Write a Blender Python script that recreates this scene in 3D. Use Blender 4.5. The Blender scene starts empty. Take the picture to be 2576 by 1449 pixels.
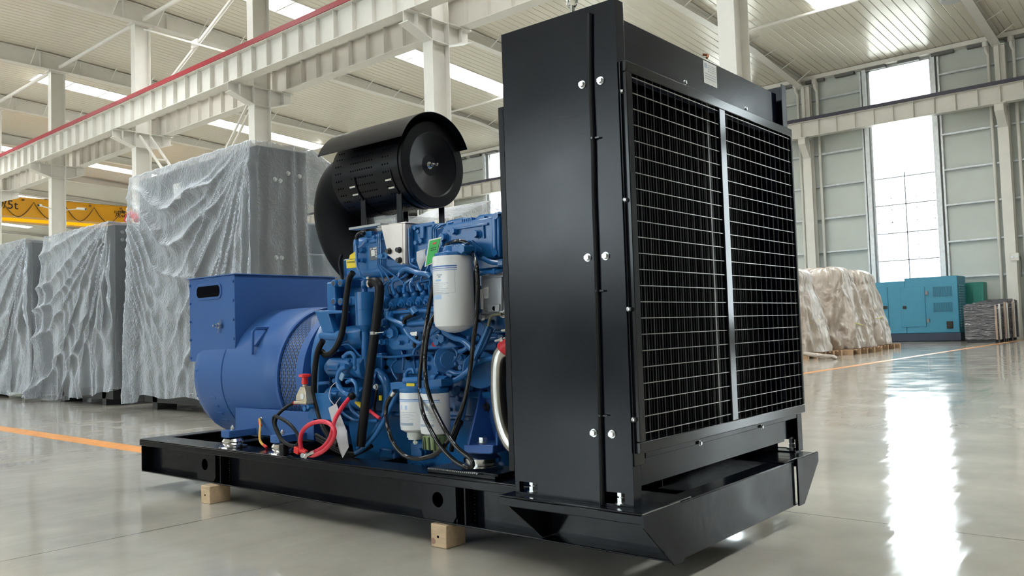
import bpy, math, random
from mathutils import Vector, Matrix, noise
random.seed(7)
PI = math.pi
C = bpy.context.scene.collection
sc = bpy.context.scene

# ---------------------------------------------------------------- camera, world, exposure
FOCAL_PX = 2113.93
YAW, PITCH, ROLL = math.radians(131.0688), 0.048837, -0.031655
THETA = 0.0219872                       # the generator set stands turned by this angle to the hall

def cam_axes(yaw):
    fwd = Vector((math.cos(yaw) * math.cos(PITCH), math.sin(yaw) * math.cos(PITCH), math.sin(PITCH)))
    right = Vector((math.sin(yaw), -math.cos(yaw), 0)); up = right.cross(fwd)
    cr, sr = math.cos(ROLL), math.sin(ROLL)
    return cr * right + sr * up, -sr * right + cr * up, fwd
r_, u_, f_ = cam_axes(YAW)
cd = bpy.data.cameras.new('camera'); cam = bpy.data.objects.new('camera', cd); C.objects.link(cam)
cam.matrix_world = Matrix(((r_.x, u_.x, -f_.x, 0), (r_.y, u_.y, -f_.y, 0), (r_.z, u_.z, -f_.z, 1.0), (0, 0, 0, 1)))
cd.sensor_width = 36; cd.lens = 36 * FOCAL_PX / 2576; cd.clip_start = 0.05; cd.clip_end = 500
sc.camera = cam

w = bpy.data.worlds.new('overcast sky'); sc.world = w; w.use_nodes = True
bg = w.node_tree.nodes['Background']; bg.inputs['Color'].default_value = (0.88, 0.94, 1.0, 1); bg.inputs['Strength'].default_value = 2.4
sc.view_settings.view_transform = 'Standard'; sc.view_settings.look = 'None'
sc.view_settings.gamma = 1; sc.view_settings.use_curve_mapping = False
sc.view_settings.exposure = 2.25
cy = sc.cycles
cy.max_bounces = 8; cy.diffuse_bounces = 4; cy.glossy_bounces = 4; cy.transparent_max_bounces = 12; cy.transmission_bounces = 4
cy.sample_clamp_indirect = 6; cy.use_denoising = True; cy.caustics_reflective = False; cy.caustics_refractive = False
SKYLIGHT = 5.0

sun = bpy.data.lights.new('sun', 'SUN'); sun.energy = 9.0; sun.angle = 0.01; sun.color = (1.0, 0.95, 0.87)
so = bpy.data.objects.new('sun', sun); C.objects.link(so); so.location = (30, 50, 40)
so.rotation_euler = Vector((0.75, 0.15, 0.65)).to_track_quat('Z', 'Y').to_euler()

# ---------------------------------------------------------------- from photo pixels to places of known depth
GR, GU, GF = cam_axes(YAW - THETA)      # the camera in the generator set's own axes
def _ray(px, py, a):
    return (px - 1288) * a[0] - (py - 724.5) * a[1] + FOCAL_PX * a[2]
EYE = Vector((0, 0, 1.0))
def aY(px, py, Y, a=(GR, GU, GF)):
    d = _ray(px, py, a); return EYE + d * (Y / d.y)
def aX(px, py, X, a=(GR, GU, GF)):
    d = _ray(px, py, a); return EYE + d * (X / d.x)
def aZ(px, py, Z, a=(GR, GU, GF)):
    d = _ray(px, py, a); return EYE + d * ((Z - 1) / d.z)
WA = (r_, u_, f_)
def wY(px, py, Y): return aY(px, py, Y, WA)
def wX(px, py, X): return aX(px, py, X, WA)
def wZ(px, py, Z): return aZ(px, py, Z, WA)

# ---------------------------------------------------------------- materials
MATS = {}
def mat(name, col, rough=0.5, metal=0.0, spec=0.5, bump=0.0, bscale=40.0, coat=0.0, var=0.0, vscale=3.0, rvar=0.0, emit=None, alpha=None, stretch=None):
    if name in MATS: return MATS[name]
    m = bpy.data.materials.new(name); m.use_nodes = True; nt = m.node_tree; N = nt.nodes; L = nt.links
    b = N['Principled BSDF']
    b.inputs['Base Color'].default_value = (*col, 1); b.inputs['Roughness'].default_value = rough
    b.inputs['Metallic'].default_value = metal; b.inputs['Specular IOR Level'].default_value = spec
    b.inputs['Coat Weight'].default_value = coat; b.inputs['Coat Roughness'].default_value = 0.08
    if emit: b.inputs['Emission Color'].default_value = (*emit[0], 1); b.inputs['Emission Strength'].default_value = emit[1]
    if alpha is not None: b.inputs['Alpha'].default_value = alpha
    if bump or var or rvar:
        tc = N.new('ShaderNodeTexCoord'); mp = N.new('ShaderNodeMapping'); L.new(tc.outputs['Object'], mp.inputs[0])
        if stretch: mp.inputs['Scale'].default_value = stretch
    if bump:
        n = N.new('ShaderNodeTexNoise'); n.inputs['Scale'].default_value = bscale; n.inputs['Detail'].default_value = 4
        L.new(mp.outputs[0], n.inputs['Vector']); bp = N.new('ShaderNodeBump'); bp.inputs['Strength'].default_value = bump; bp.inputs['Distance'].default_value = 0.01
        L.new(n.outputs['Fac'], bp.inputs['Height']); L.new(bp.outputs[0], b.inputs['Normal'])
    if var or rvar:
        n = N.new('ShaderNodeTexNoise'); n.inputs['Scale'].default_value = vscale; n.inputs['Detail'].default_value = 5
        L.new(mp.outputs[0], n.inputs['Vector'])
        if var:
            mr = N.new('ShaderNodeMapRange'); mr.inputs[1].default_value = 0.3; mr.inputs[2].default_value = 0.7
            mr.inputs[3].default_value = 1 - var; mr.inputs[4].default_value = 1 + var; L.new(n.outputs['Fac'], mr.inputs[0])
            mx = N.new('ShaderNodeVectorMath'); mx.operation = 'SCALE'; mx.inputs[0].default_value = col; L.new(mr.outputs[0], mx.inputs['Scale'])
            L.new(mx.outputs[0], b.inputs['Base Color'])
        if rvar:
            mr = N.new('ShaderNodeMapRange'); mr.inputs[1].default_value = 0.3; mr.inputs[2].default_value = 0.7
            mr.inputs[3].default_value = max(0, rough - rvar); mr.inputs[4].default_value = rough + rvar; L.new(n.outputs['Fac'], mr.inputs[0])
            L.new(mr.outputs[0], b.inputs['Roughness'])
    MATS[name] = m; return m

def film_mat(name, col, alpha, rough=0.16, bs=14.0, strength=0.9, stretch=(1, 1, 1), avar=0.2, dist=0.02, edge=0.9):
    m = mat(name, col, rough, alpha=alpha); nt = m.node_tree; N = nt.nodes; L = nt.links; b = N['Principled BSDF']
    b.inputs['Specular IOR Level'].default_value = 0.9
    tc = N.new('ShaderNodeTexCoord'); mp = N.new('ShaderNodeMapping'); mp.inputs['Scale'].default_value = stretch
    L.new(tc.outputs['Object'], mp.inputs[0])
    n1 = N.new('ShaderNodeTexNoise'); n1.inputs['Scale'].default_value = bs; n1.inputs['Detail'].default_value = 3; n1.inputs['Distortion'].default_value = 1.2
    n2 = N.new('ShaderNodeTexVoronoi'); n2.inputs['Scale'].default_value = bs * 1.7; n2.feature = 'F1'
    L.new(mp.outputs[0], n1.inputs['Vector']); 
    ad = N.new('ShaderNodeVectorMath'); ad.operation = 'ADD'; L.new(mp.outputs[0], ad.inputs[0]); L.new(n1.outputs['Color'], ad.inputs[1])
    L.new(ad.outputs[0], n2.inputs['Vector'])
    mx = N.new('ShaderNodeMath'); mx.operation = 'ADD'; L.new(n1.outputs['Fac'], mx.inputs[0]); L.new(n2.outputs['Distance'], mx.inputs[1])
    bp = N.new('ShaderNodeBump'); bp.inputs['Strength'].default_value = strength; bp.inputs['Distance'].default_value = dist
    L.new(mx.outputs[0], bp.inputs['Height']); L.new(bp.outputs[0], b.inputs['Normal'])
    lw = N.new('ShaderNodeLayerWeight'); lw.inputs['Blend'].default_value = 0.35; L.new(bp.outputs[0], lw.inputs['Normal'])
    n3 = N.new('ShaderNodeTexNoise'); n3.inputs['Scale'].default_value = 1.1; n3.inputs['Detail'].default_value = 4; L.new(mp.outputs[0], n3.inputs['Vector'])
    pw = N.new('ShaderNodeMath'); pw.operation = 'POWER'; pw.inputs[1].default_value = 1.6; L.new(lw.outputs['Facing'], pw.inputs[0])
    m1 = N.new('ShaderNodeMath'); m1.operation = 'MULTIPLY_ADD'; m1.inputs[1].default_value = edge; m1.inputs[2].default_value = alpha - avar * .5; L.new(pw.outputs[0], m1.inputs[0])
    m2 = N.new('ShaderNodeMath'); m2.operation = 'MULTIPLY_ADD'; m2.use_clamp = True; m2.inputs[1].default_value = avar; L.new(n3.outputs['Fac'], m2.inputs[0]); L.new(m1.outputs[0], m2.inputs[2])
    L.new(m2.outputs[0], b.inputs['Alpha'])
    return m

# ---------------------------------------------------------------- mesh builder
class MB:
    def __init__(s): s.v = []; s.f = []; s.uv = {}
    def add(s, vs, fs, uvs=None):
        o = len(s.v); s.v += [Vector(v) for v in vs]
        for k, f in enumerate(fs):
            if uvs: s.uv[len(s.f)] = uvs[k]
            s.f.append([o + i for i in f])
        return s
    def box(s, x0, x1, y0, y1, z0, z1):
        if x0 > x1: x0, x1 = x1, x0
        if y0 > y1: y0, y1 = y1, y0
        if z0 > z1: z0, z1 = z1, z0
        return s.add([(x0,y0,z0),(x1,y0,z0),(x1,y1,z0),(x0,y1,z0),(x0,y0,z1),(x1,y0,z1),(x1,y1,z1),(x0,y1,z1)],
                     [(0,3,2,1),(4,5,6,7),(0,1,5,4),(1,2,6,5),(2,3,7,6),(3,0,4,7)])
    def cbox(s, c, sx, sy, sz, rot=None):
        R = rot or Matrix.Identity(3); c = Vector(c)
        vs = [c + R @ Vector((a*sx/2, b*sy/2, d*sz/2)) for d in (-1,1) for a, b in ((-1,-1),(1,-1),(1,1),(-1,1))]
        return s.add(vs, [(0,3,2,1),(4,5,6,7),(0,1,5,4),(1,2,6,5),(2,3,7,6),(3,0,4,7)])
    def bar(s, p0, p1, wd, ht, up=(0,0,1)):
        p0, p1 = Vector(p0), Vector(p1); d = (p1-p0); L = d.length; d.normalize()
        a = d.cross(Vector(up)); 
        if a.length < 1e-4: a = d.cross(Vector((1,0,0)))
        a.normalize(); b = a.cross(d)
        return s.cbox((p0+p1)/2, wd, L, ht, Matrix((a, d, b)).transposed())
    def cyl(s, p0, p1, r0, r1=None, n=20, caps=True):
        return s.lathe(p0, Vector(p1)-Vector(p0), [(0, r0), (1, r0 if r1 is None else r1)], n, caps, unit=True)
    def lathe(s, org, axis, prof, n=32, caps=True, unit=False, a0=0, a1=2*PI, uv=False):
        org = Vector(org); axis = Vector(axis); L = axis.length if unit else 1; ax = axis.normalized()
        t = Vector((0,0,1)) if abs(ax.z) < 0.9 else Vector((1,0,0))
        e1 = (t - ax * t.dot(ax)).normalized(); e2 = ax.cross(e1)
        full = abs(a1-a0-2*PI) < 1e-6; k = n if full else n+1; vs = []; fs = []; us = []
        for (h, r) in prof:
            for i in range(k):
                a = a0 + (a1-a0)*i/n; vs.append(org + ax*(h*L) + (e1*math.cos(a) + e2*math.sin(a))*r)
        for j in range(len(prof)-1):
            for i in range(n):
                i2 = (i+1) % k if full else i+1
                fs.append((j*k+i, j*k+i2, (j+1)*k+i2, (j+1)*k+i))
                u0, u1 = (a0+(a1-a0)*i/n)*max(prof[j][1], 0.01), (a0+(a1-a0)*(i+1)/n)*max(prof[j][1], 0.01)
                us.append([(u0, prof[j][0]), (u1, prof[j][0]), (u1, prof[j+1][0]), (u0, prof[j+1][0])])
        if caps and full:
            if prof[0][1] > 1e-5: fs.append(tuple(reversed(range(k)))); us.append([(0,0)]*k)
            if prof[-1][1] > 1e-5: fs.append(tuple((len(prof)-1)*k+i for i in range(k))); us.append([(0,0)]*k)
        return s.add(vs, fs, us if uv else None)
    def tube(s, pts, r, n=10, sub=6, closed=False, smooth=True, caps=True):
        P = [Vector(p) for p in pts]
        if smooth and len(P) > 2:
            Q = []; m = len(P)
            rng = range(m) if closed else range(m-1)
            for i in rng:
                if closed: a, b, c, d = P[(i-1)%m], P[i], P[(i+1)%m], P[(i+2)%m]
                else: a, b, c, d = P[max(i-1,0)], P[i], P[i+1], P[min(i+2,m-1)]
                for k in range(sub):
                    t = k/sub; Q.append(0.5*((2*b) + (c-a)*t + (2*a-5*b+4*c-d)*t*t + (3*b-a-3*c+d)*t**3))
            if not closed: Q.append(P[-1])
            P = Q
        m = len(P); T = []
        for i in range(m):
            a = P[i-1] if (i or closed) else P[0]; b = P[(i+1) % m] if (i < m-1 or closed) else P[-1]
            t = (b-a); T.append(t.normalized() if t.length > 1e-9 else (T[-1] if T else Vector((0,0,1))))
        e = T[0].orthogonal().normalized(); vs = []; fs = []
        for i in range(m):
            e = (e - T[i]*e.dot(T[i])); e = e.normalized() if e.length > 1e-6 else T[i].orthogonal().normalized()
            g = T[i].cross(e); rr = r(i/(m-1)) if callable(r) else r
            for k in range(n):
                a = 2*PI*k/n; vs.append(P[i] + (e*math.cos(a) + g*math.sin(a))*rr)
        for i in range(m if closed else m-1):
            j = (i+1) % m
            for k in range(n): fs.append((i*n+k, i*n+(k+1)%n, j*n+(k+1)%n, j*n+k))
        if caps and not closed: fs.append(tuple(reversed(range(n)))); fs.append(tuple((m-1)*n+k for k in range(n)))
        return s.add(vs, fs)
    def prism(s, poly, ext):
        poly = [Vector(p) for p in poly]; n = len(poly); ext = Vector(ext)
        return s.add(poly + [p+ext for p in poly], [tuple(range(n)), tuple(range(2*n-1, n-1, -1))] + [(i, i+n, (i+1)%n+n, (i+1)%n) for i in range(n)])
    def sphere(s, c, r, n=16, m=10, sc=(1,1,1)):
        c = Vector(c); vs = [c+Vector((0,0,r*sc[2]))]
        for j in range(1, m):
            t = PI*j/m
            for i in range(n): a = 2*PI*i/n; vs.append(c+Vector((r*sc[0]*math.sin(t)*math.cos(a), r*sc[1]*math.sin(t)*math.sin(a), r*sc[2]*math.cos(t))))
        vs.append(c-Vector((0,0,r*sc[2]))); fs = [(0, 1+i, 1+(i+1)%n) for i in range(n)]
        for j in range(m-2):
            for i in range(n): fs.append((1+j*n+i, 1+(j+1)*n+i, 1+(j+1)*n+(i+1)%n, 1+j*n+(i+1)%n))
        b = 1+(m-2)*n; fs += [(b+i, len(vs)-1, b+(i+1)%n) for i in range(n)]
        return s.add(vs, fs)
    def bolt(s, p, d, r, h=None, washer=True, stud=0.0):
        p = Vector(p); d = Vector(d).normalized(); h = h or r*0.9
        if washer: s.cyl(p, p+d*r*0.18, r*1.35, n=16); s.cyl(p+d*r*0.18, p+d*r*0.3, r*1.15, n=16)
        s.cyl(p+d*r*0.25, p+d*(h+r*0.25), r, n=6)
        if stud: s.cyl(p+d*h, p+d*(h+stud), r*0.5, n=8)
        return s
    def holed(s, x0, x1, z0, z1, cx, cz, r, y0, y1, n=24):
        # plate in the XZ plane from y0 to y1 with a round hole
        def ring(y):
            out = []; inn = []
            for i in range(n):
                a = 2*PI*i/n; c, q = math.cos(a), math.sin(a); inn.append((cx+r*c, y, cz+r*q))
                t = min(((x1-cx)/c if c > 1e-6 else (x0-cx)/c if c < -1e-6 else 1e9), ((z1-cz)/q if q > 1e-6 else (z0-cz)/q if q < -1e-6 else 1e9))
                out.append((cx+t*c, y, cz+t*q))
            return out, inn
        o0, i0 = ring(y0); o1, i1 = ring(y1); vs = o0+i0+o1+i1; fs = []
        for i in range(n):
            j = (i+1) % n
            fs += [(i, j, n+j, n+i), (2*n+j, 2*n+i, 3*n+i, 3*n+j), (n+i, n+j, 3*n+j, 3*n+i), (j, i, 2*n+i, 2*n+j)]
        return s.add(vs, fs)
    def pieces(s):
        p = list(range(len(s.v)))
        def fd(a):
            while p[a] != a: p[a] = p[p[a]]; a = p[a]
            return a
        for f in s.f:
            for q in f[1:]: p[fd(q)] = fd(f[0])
        out = {}
        for f in s.f: out.setdefault(fd(f[0]), []).append(f)
        res = []
        for fs in out.values():
            ids = sorted({i for f in fs for i in f}); mp = {a: b for b, a in enumerate(ids)}
            res.append(MB().add([s.v[i] for i in ids], [[mp[i] for i in f] for f in fs]))
        return res
    def build_each(s, name, m, parent=None, **k):
        return [q.build(name, m, parent, **k) for q in s.pieces()]
    def build(s, name, m, parent=None, bevel=0.0, flat=False, frame=None, base=None, seg=2, kind=None, label=None, ang=0.6):
        me = bpy.data.meshes.new(name)
        xs = [v.x for v in s.v]; ys = [v.y for v in s.v]; zs = [v.z for v in s.v]
        ctr = Vector(((min(xs)+max(xs))/2, (min(ys)+max(ys))/2, min(zs) if parent is None else (min(zs)+max(zs))/2)) if base is None else Vector(base)
        me.from_pydata([v-ctr for v in s.v], [], s.f)
        if s.uv:
            ul = me.uv_layers.new(name='UVMap')
            for p in me.polygons:
                u = s.uv.get(p.index)
                if u:
                    for li, c in zip(p.loop_indices, u): ul.data[li].uv = c
        me.materials.append(m); me.validate()
        if not flat:
            for p in me.polygons: p.use_smooth = True
            me.set_sharp_from_angle(angle=ang)
        o = bpy.data.objects.new(name, me); C.objects.link(o)
        o['_o'] = list(ctr)
        if parent is not None:
            while parent.parent is not None and parent.parent.parent is not None: parent = parent.parent
            o.parent = parent; o.location = ctr - Vector(parent['_o'])
        elif frame == 'g':
            o.location = Matrix.Rotation(THETA, 3, 'Z') @ ctr; o.rotation_euler = (0, 0, THETA)
        else: o.location = ctr
        if bevel:
            b = o.modifiers.new('bevel', 'BEVEL'); b.width = bevel; b.segments = seg; b.limit_method = 'ANGLE'; b.angle_limit = 0.7; b.harden_normals = False
        if kind: o['kind'] = kind
        if label: o['label'] = label
        return o

def thing(name, label, cat, loc, group=None, frame=None):
    o = bpy.data.objects.new(name, None); C.objects.link(o); o.empty_display_size = 0.1
    o['_o'] = list(loc); o.location = loc
    if frame == 'g': o.location = Matrix.Rotation(THETA, 3, 'Z') @ Vector(loc); o.rotation_euler = (0, 0, THETA)
    o['label'] = label; o['category'] = cat
    if group: o['group'] = group
    return o
def tag(o, label, cat, group=None):
    o['label'] = label; o['category'] = cat
    if group: o['group'] = group
    return o
def struct(o): o['kind'] = 'structure'; return o
def copy_tree(o, parent=None):
    c = o.copy(); C.objects.link(c)
    if parent is not None: c.parent = parent
    for ch in [x for x in bpy.data.objects if x.parent == o]: copy_tree(ch, c)
    return c
def text_mesh(name, body, size, depth, m, origin, xdir, updir, parent, shear=0, bold=0.0):
    cu = bpy.data.curves.new('t', 'FONT'); cu.body = body; cu.size = size; cu.extrude = depth; cu.shear = shear; cu.offset = bold
    to = bpy.data.objects.new('t', cu); C.objects.link(to); dg = bpy.context.evaluated_depsgraph_get(); dg.update()
    me = bpy.data.meshes.new_from_object(to.evaluated_get(dg)); bpy.data.objects.remove(to)
    X = Vector(xdir).normalized(); U = Vector(updir).normalized(); Z = X.cross(U)
    me.transform(Matrix((X, U, Z)).transposed().to_4x4()); me.materials.clear(); me.materials.append(m)
    o = bpy.data.objects.new(name, me); C.objects.link(o); o['_o'] = list(origin)
    o.parent = parent; o.location = Vector(origin) - Vector(parent['_o'])
    return o
# ---------------------------------------------------------------- shared paints
WHITE = mat('white steel paint', (0.74, 0.715, 0.655), 0.42, bump=0.05, bscale=8, var=0.03)
CEIL = mat('ceiling sheet', (0.78, 0.73, 0.61), 0.24, spec=0.7)
WALLM = mat('wall panel', (0.56, 0.585, 0.54), 0.38, bump=0.08, bscale=2, var=0.04, vscale=0.7)
TRIMM = mat('galvanised trim', (0.6, 0.61, 0.61), 0.35, metal=0.3, var=0.12, vscale=6)
REDR = mat('red rail paint', (0.33, 0.018, 0.03), 0.45)
DARKR = mat('dark rail steel', (0.05, 0.045, 0.07), 0.5)
YEL = mat('crane yellow', (0.85, 0.40, 0.0), 0.32)
BLKT = mat('black lettering', (0.02, 0.016, 0.01), 0.6)
def ceil_ribs():
    nt = CEIL.node_tree; N = nt.nodes; L = nt.links; b = N['Principled BSDF']
    tc = N.new('ShaderNodeTexCoord'); sp = N.new('ShaderNodeSeparateXYZ'); L.new(tc.outputs['Object'], sp.inputs[0])
    m1 = N.new('ShaderNodeMath'); m1.operation = 'MULTIPLY'; m1.inputs[1].default_value = 1/0.32; L.new(sp.outputs['X'], m1.inputs[0])
    m2 = N.new('ShaderNodeMath'); m2.operation = 'FRACT'; L.new(m1.outputs[0], m2.inputs[0])
    m3 = N.new('ShaderNodeMath'); m3.operation = 'PINGPONG'; m3.inputs[1].default_value = 0.5; L.new(m2.outputs[0], m3.inputs[0])
    m4 = N.new('ShaderNodeMapRange'); m4.inputs[1].default_value = 0; m4.inputs[2].default_value = 0.06; L.new(m3.outputs[0], m4.inputs[0])
    n = N.new('ShaderNodeTexNoise'); n.inputs['Scale'].default_value = 0.6; L.new(tc.outputs['Object'], n.inputs['Vector'])
    ad = N.new('ShaderNodeMath'); ad.operation = 'ADD'; L.new(m4.outputs[0], ad.inputs[0]); L.new(n.outputs['Fac'], ad.inputs[1])
    bp = N.new('ShaderNodeBump'); bp.inputs['Strength'].default_value = 0.8; bp.inputs['Distance'].default_value = 0.035
    L.new(ad.outputs[0], bp.inputs['Height']); L.new(bp.outputs[0], b.inputs['Normal'])
ceil_ribs()

FLOOR = mat('polished concrete floor', (0.17, 0.17, 0.16), 0.15)
def floor_nodes():
    nt = FLOOR.node_tree; N = nt.nodes; L = nt.links; b = N['Principled BSDF']; b.inputs['Specular IOR Level'].default_value = 0.5
    tc = N.new('ShaderNodeTexCoord')
    n = N.new('ShaderNodeTexNoise'); n.inputs['Scale'].default_value = 0.9; n.inputs['Detail'].default_value = 7; n.inputs['Roughness'].default_value = 0.6
    L.new(tc.outputs['Object'], n.inputs['Vector'])
    cr = N.new('ShaderNodeValToRGB'); cr.color_ramp.elements[0].position = 0.3; cr.color_ramp.elements[1].position = 0.72
    cr.color_ramp.elements[0].color = (0.32, 0.30, 0.265, 1); cr.color_ramp.elements[1].color = (0.50, 0.47, 0.405, 1)
    L.new(n.outputs['Fac'], cr.inputs[0])
    sp = N.new('ShaderNodeSeparateXYZ'); L.new(tc.outputs['Object'], sp.inputs[0])
    def joint(out, step, off):
        a = N.new('ShaderNodeMath'); a.operation = 'ADD'; a.inputs[1].default_value = off + step * 100; L.new(out, a.inputs[0])
        m = N.new('ShaderNodeMath'); m.operation = 'MODULO'; m.inputs[1].default_value = step; L.new(a.outputs[0], m.inputs[0])
        c = N.new('ShaderNodeMath'); c.operation = 'LESS_THAN'; c.inputs[1].default_value = 0.008; L.new(m.outputs[0], c.inputs[0]); return c.outputs[0]
    jx = joint(sp.outputs['X'], 8.0, 7.41); jy = joint(sp.outputs['Y'], 6.75, -1.98)
    mx = N.new('ShaderNodeMath'); mx.operation = 'MAXIMUM'; L.new(jx, mx.inputs[0]); L.new(jy, mx.inputs[1])
    mc = N.new('ShaderNodeMix'); mc.data_type = 'RGBA'; mc.inputs['B'].default_value = (0.03, 0.03, 0.03, 1)
    L.new(mx.outputs[0], mc.inputs['Factor']); L.new(cr.outputs[0], mc.inputs['A']); L.new(mc.outputs['Result'], b.inputs['Base Color'])
    n2 = N.new('ShaderNodeTexNoise'); n2.inputs['Scale'].default_value = 2.2; n2.inputs['Detail'].default_value = 6
    L.new(tc.outputs['Object'], n2.inputs['Vector'])
    mr = N.new('ShaderNodeMapRange'); mr.inputs[1].default_value = 0.3; mr.inputs[2].default_value = 0.7; mr.inputs[3].default_value = 0.05; mr.inputs[4].default_value = 0.17
    L.new(n2.outputs['Fac'], mr.inputs[0]); L.new(mr.outputs[0], b.inputs['Roughness'])
    n3 = N.new('ShaderNodeTexNoise'); n3.inputs['Scale'].default_value = 1.0; n3.inputs['Detail'].default_value = 3; mp = N.new('ShaderNodeMapping'); mp.inputs['Rotation'].default_value = (0, 0, math.radians(-41)); mp.inputs['Scale'].default_value = (3.2, .55, 1); L.new(tc.outputs['Object'], mp.inputs[0]); L.new(mp.outputs[0], n3.inputs['Vector'])
    bp = N.new('ShaderNodeBump'); bp.inputs['Strength'].default_value = 0.25; bp.inputs['Distance'].default_value = 0.02
    L.new(n3.outputs['Fac'], bp.inputs['Height']); L.new(bp.outputs[0], b.inputs['Normal'])
floor_nodes()

# ---------------------------------------------------------------- hall shell
XE0, XE1 = -112.0, 22.0
YB, YF = 38.6, -34.0
def roofz(Y):
    if Y > 14.4: return 12.2 + (38.4 - Y) * 0.066
    if Y > -9.6: return 13.784 + (14.4 - Y) * 0.02
    return 14.264 - (-9.6 - Y) * 0.066
struct(MB().box(XE0, XE1, YF, YB, -0.3, 0.0).build('floor', FLOOR))
SKX = [-106.9, -90.9, -74.9, -58.9, -42.9, -26.9, -10.9, 5.1]
SKY = [(-7.5, 13.3), (15.0, 31.5)]
def ceiling():
    m = MB(); xs = [XE0]
    for x in SKX: xs += [x-0.72, x+0.72]
    xs.append(XE1); ys = [YF, -9.6, SKY[0][0], SKY[0][1], 14.4, SKY[1][0], SKY[1][1], YB]
    for i in range(len(xs)-1):
        for j in range(len(ys)-1):
            if i % 2 == 1 and (ys[j], ys[j+1]) in SKY: continue
            a, b, c, d = xs[i], xs[i+1], ys[j], ys[j+1]
            vs = [(x, y, roofz(y)+h) for h in (0, 0.12) for x, y in ((a,c),(b,c),(b,d),(a,d))]
            m.add(vs, [(0,3,2,1),(4,5,6,7),(0,1,5,4),(1,2,6,5),(2,3,7,6),(3,0,4,7)])
    struct(m.build('ceiling', CEIL, flat=True))
ceiling()
SKYM = mat('daylit skylight sheet', (0.8, 0.85, 0.88), 0.4, emit=((0.93, 0.97, 1.0), SKYLIGHT))
SKYLIGHTS_VISIBLE = True
n_win = 0
for x in SKX:
    for (y0, y1) in SKY:
        n_win += 1; z0, z1 = roofz(y0), roofz(y1); T = 0.36
        m = MB()
        for xx in (x-0.72, x+0.66):
            m.add([(xx,y0,z0-.02),(xx+.06,y0,z0-.02),(xx+.06,y1,z1-.02),(xx,y1,z1-.02),(xx,y0,z0+T),(xx+.06,y0,z0+T),(xx+.06,y1,z1+T),(xx,y1,z1+T)],
                  [(0,3,2,1),(4,5,6,7),(0,1,5,4),(1,2,6,5),(2,3,7,6),(3,0,4,7)])
        m.box(x-.66, x+.66, y0, y0+.06, z0-.02, z0+T); m.box(x-.66, x+.66, y1-.06, y1, z1-.02, z1+T)
        fr = struct(m.build('window_%d' % n_win, WHITE, flat=True))
        p = MB(); p.add([(x-.66,y0,z0+T-.05),(x+.66,y0,z0+T-.05),(x+.66,y1,z1+T-.05),(x-.66,y1,z1+T-.05),(x-.66,y0,z0+T),(x+.66,y0,z0+T),(x+.66,y1,z1+T),(x-.66,y1,z1+T)],
                  [(0,3,2,1),(4,5,6,7),(0,1,5,4),(1,2,6,5),(2,3,7,6),(3,0,4,7)]); p.build('pane', SKYM, fr, flat=True)
        q = MB(); k = int(round((y1-y0)/1.65))
        for i in range(1, k):
            y = y0 + (y1-y0)*i/k; z = roofz(y)
            q.box(x-.66, x+.66, y-.07, y+.0, z-.0, z+.2); q.box(x-.66, x+.66, y+.2, y+.25, z+.12, z+.28)
        q.build('glazing_bar', WHITE, fr, flat=True)

WINX = [(-2.8-8*k) for k in range(14)]; WINX[4] = -33.85; WINX += [5.2, 13.6]
GIRTZ = [1.05, 2.54, 4.02, 5.55, 7.03, 8.52, 10.0, 11.07]
MULZ = [2.25, 3.44, 4.64, 5.87, 7.07, 8.3, 9.5, 10.7]
HW = 1.3
def side_wall(name, Y, sgn, wins, HW=1.3, z0=1.0):
    global n_win
    m = MB(); xs = [XE0]
    for x in sorted(wins): xs += [x-HW, x+HW]
    xs.append(XE1)
    for i in range(0, len(xs), 2): m.box(xs[i], xs[i+1], Y, Y+sgn*0.2, 0, 13.0)
    for i in range(1, len(xs)-1, 2): m.box(xs[i], xs[i+1], Y, Y+sgn*0.2, 0, z0); m.box(xs[i], xs[i+1], Y, Y+sgn*0.2, 11.95, 13.0)
    struct(m.build(name, WALLM, flat=True))
GLASS = bpy.data.materials.new('window glass'); GLASS.use_nodes = True
def glass_nodes():
    nt = GLASS.node_tree; N = nt.nodes; L = nt.links; N.remove(N['Principled BSDF']); out = N['Material Output']
    t = N.new('ShaderNodeBsdfTransparent'); t.inputs[0].default_value = (0.94, 0.97, 0.96, 1)
    g = N.new('ShaderNodeBsdfGlossy'); g.inputs['Roughness'].default_value = 0.02; f = N.new('ShaderNodeFresnel'); f.inputs[0].default_value = 1.45
    mx = N.new('ShaderNodeMixShader'); L.new(f.outputs[0], mx.inputs[0]); L.new(t.outputs[0], mx.inputs[1]); L.new(g.outputs[0], mx.inputs[2]); L.new(mx.outputs[0], out.inputs[0])
glass_nodes()
side_wall('wall_back', 38.4, 1, WINX)
FWX = [-2.8-8*k for k in range(14)]
side_wall('wall_front', -33.6, -1, FWX, 3.0, 4.0)
def tall_window(x, Y, s, HW=1.3, zs=1.0):
    global n_win
    n_win += 1; m = MB(); y0, y1 = Y-0.02*s, Y+0.12*s
    m.box(x-HW-.02, x-HW+.07, y0, y1, zs, 11.98); m.box(x+HW-.07, x+HW+.02, y0, y1, zs, 11.98)
    m.box(x-HW, x+HW, y0, y1, zs-.02, zs+.07); m.box(x-HW, x+HW, y0, y1, 11.9, 11.98)
    fr = struct(m.build('window_%d' % n_win, TRIMM, flat=True))
    q = MB(); q.box(x-.02, x+.02, Y+.02*s, Y+.08*s, zs+.05, 7.25)
    for z in [q for q in MULZ if zs < q < 7.2]: q.box(x-HW+.05, x+HW-.05, Y+.02*s, Y+.08*s, z-.02, z+.02)
    q.build('glazing_bar', mat('window bar grey', (0.35, 0.36, 0.42), 0.5), fr, flat=True)
    MB().box(x-HW+.05, x+HW-.05, Y+.045*s, Y+.055*s, zs+.05, 11.92).build('pane', GLASS, fr, flat=True)
for x in WINX: tall_window(x, 38.4, 1)
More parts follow.
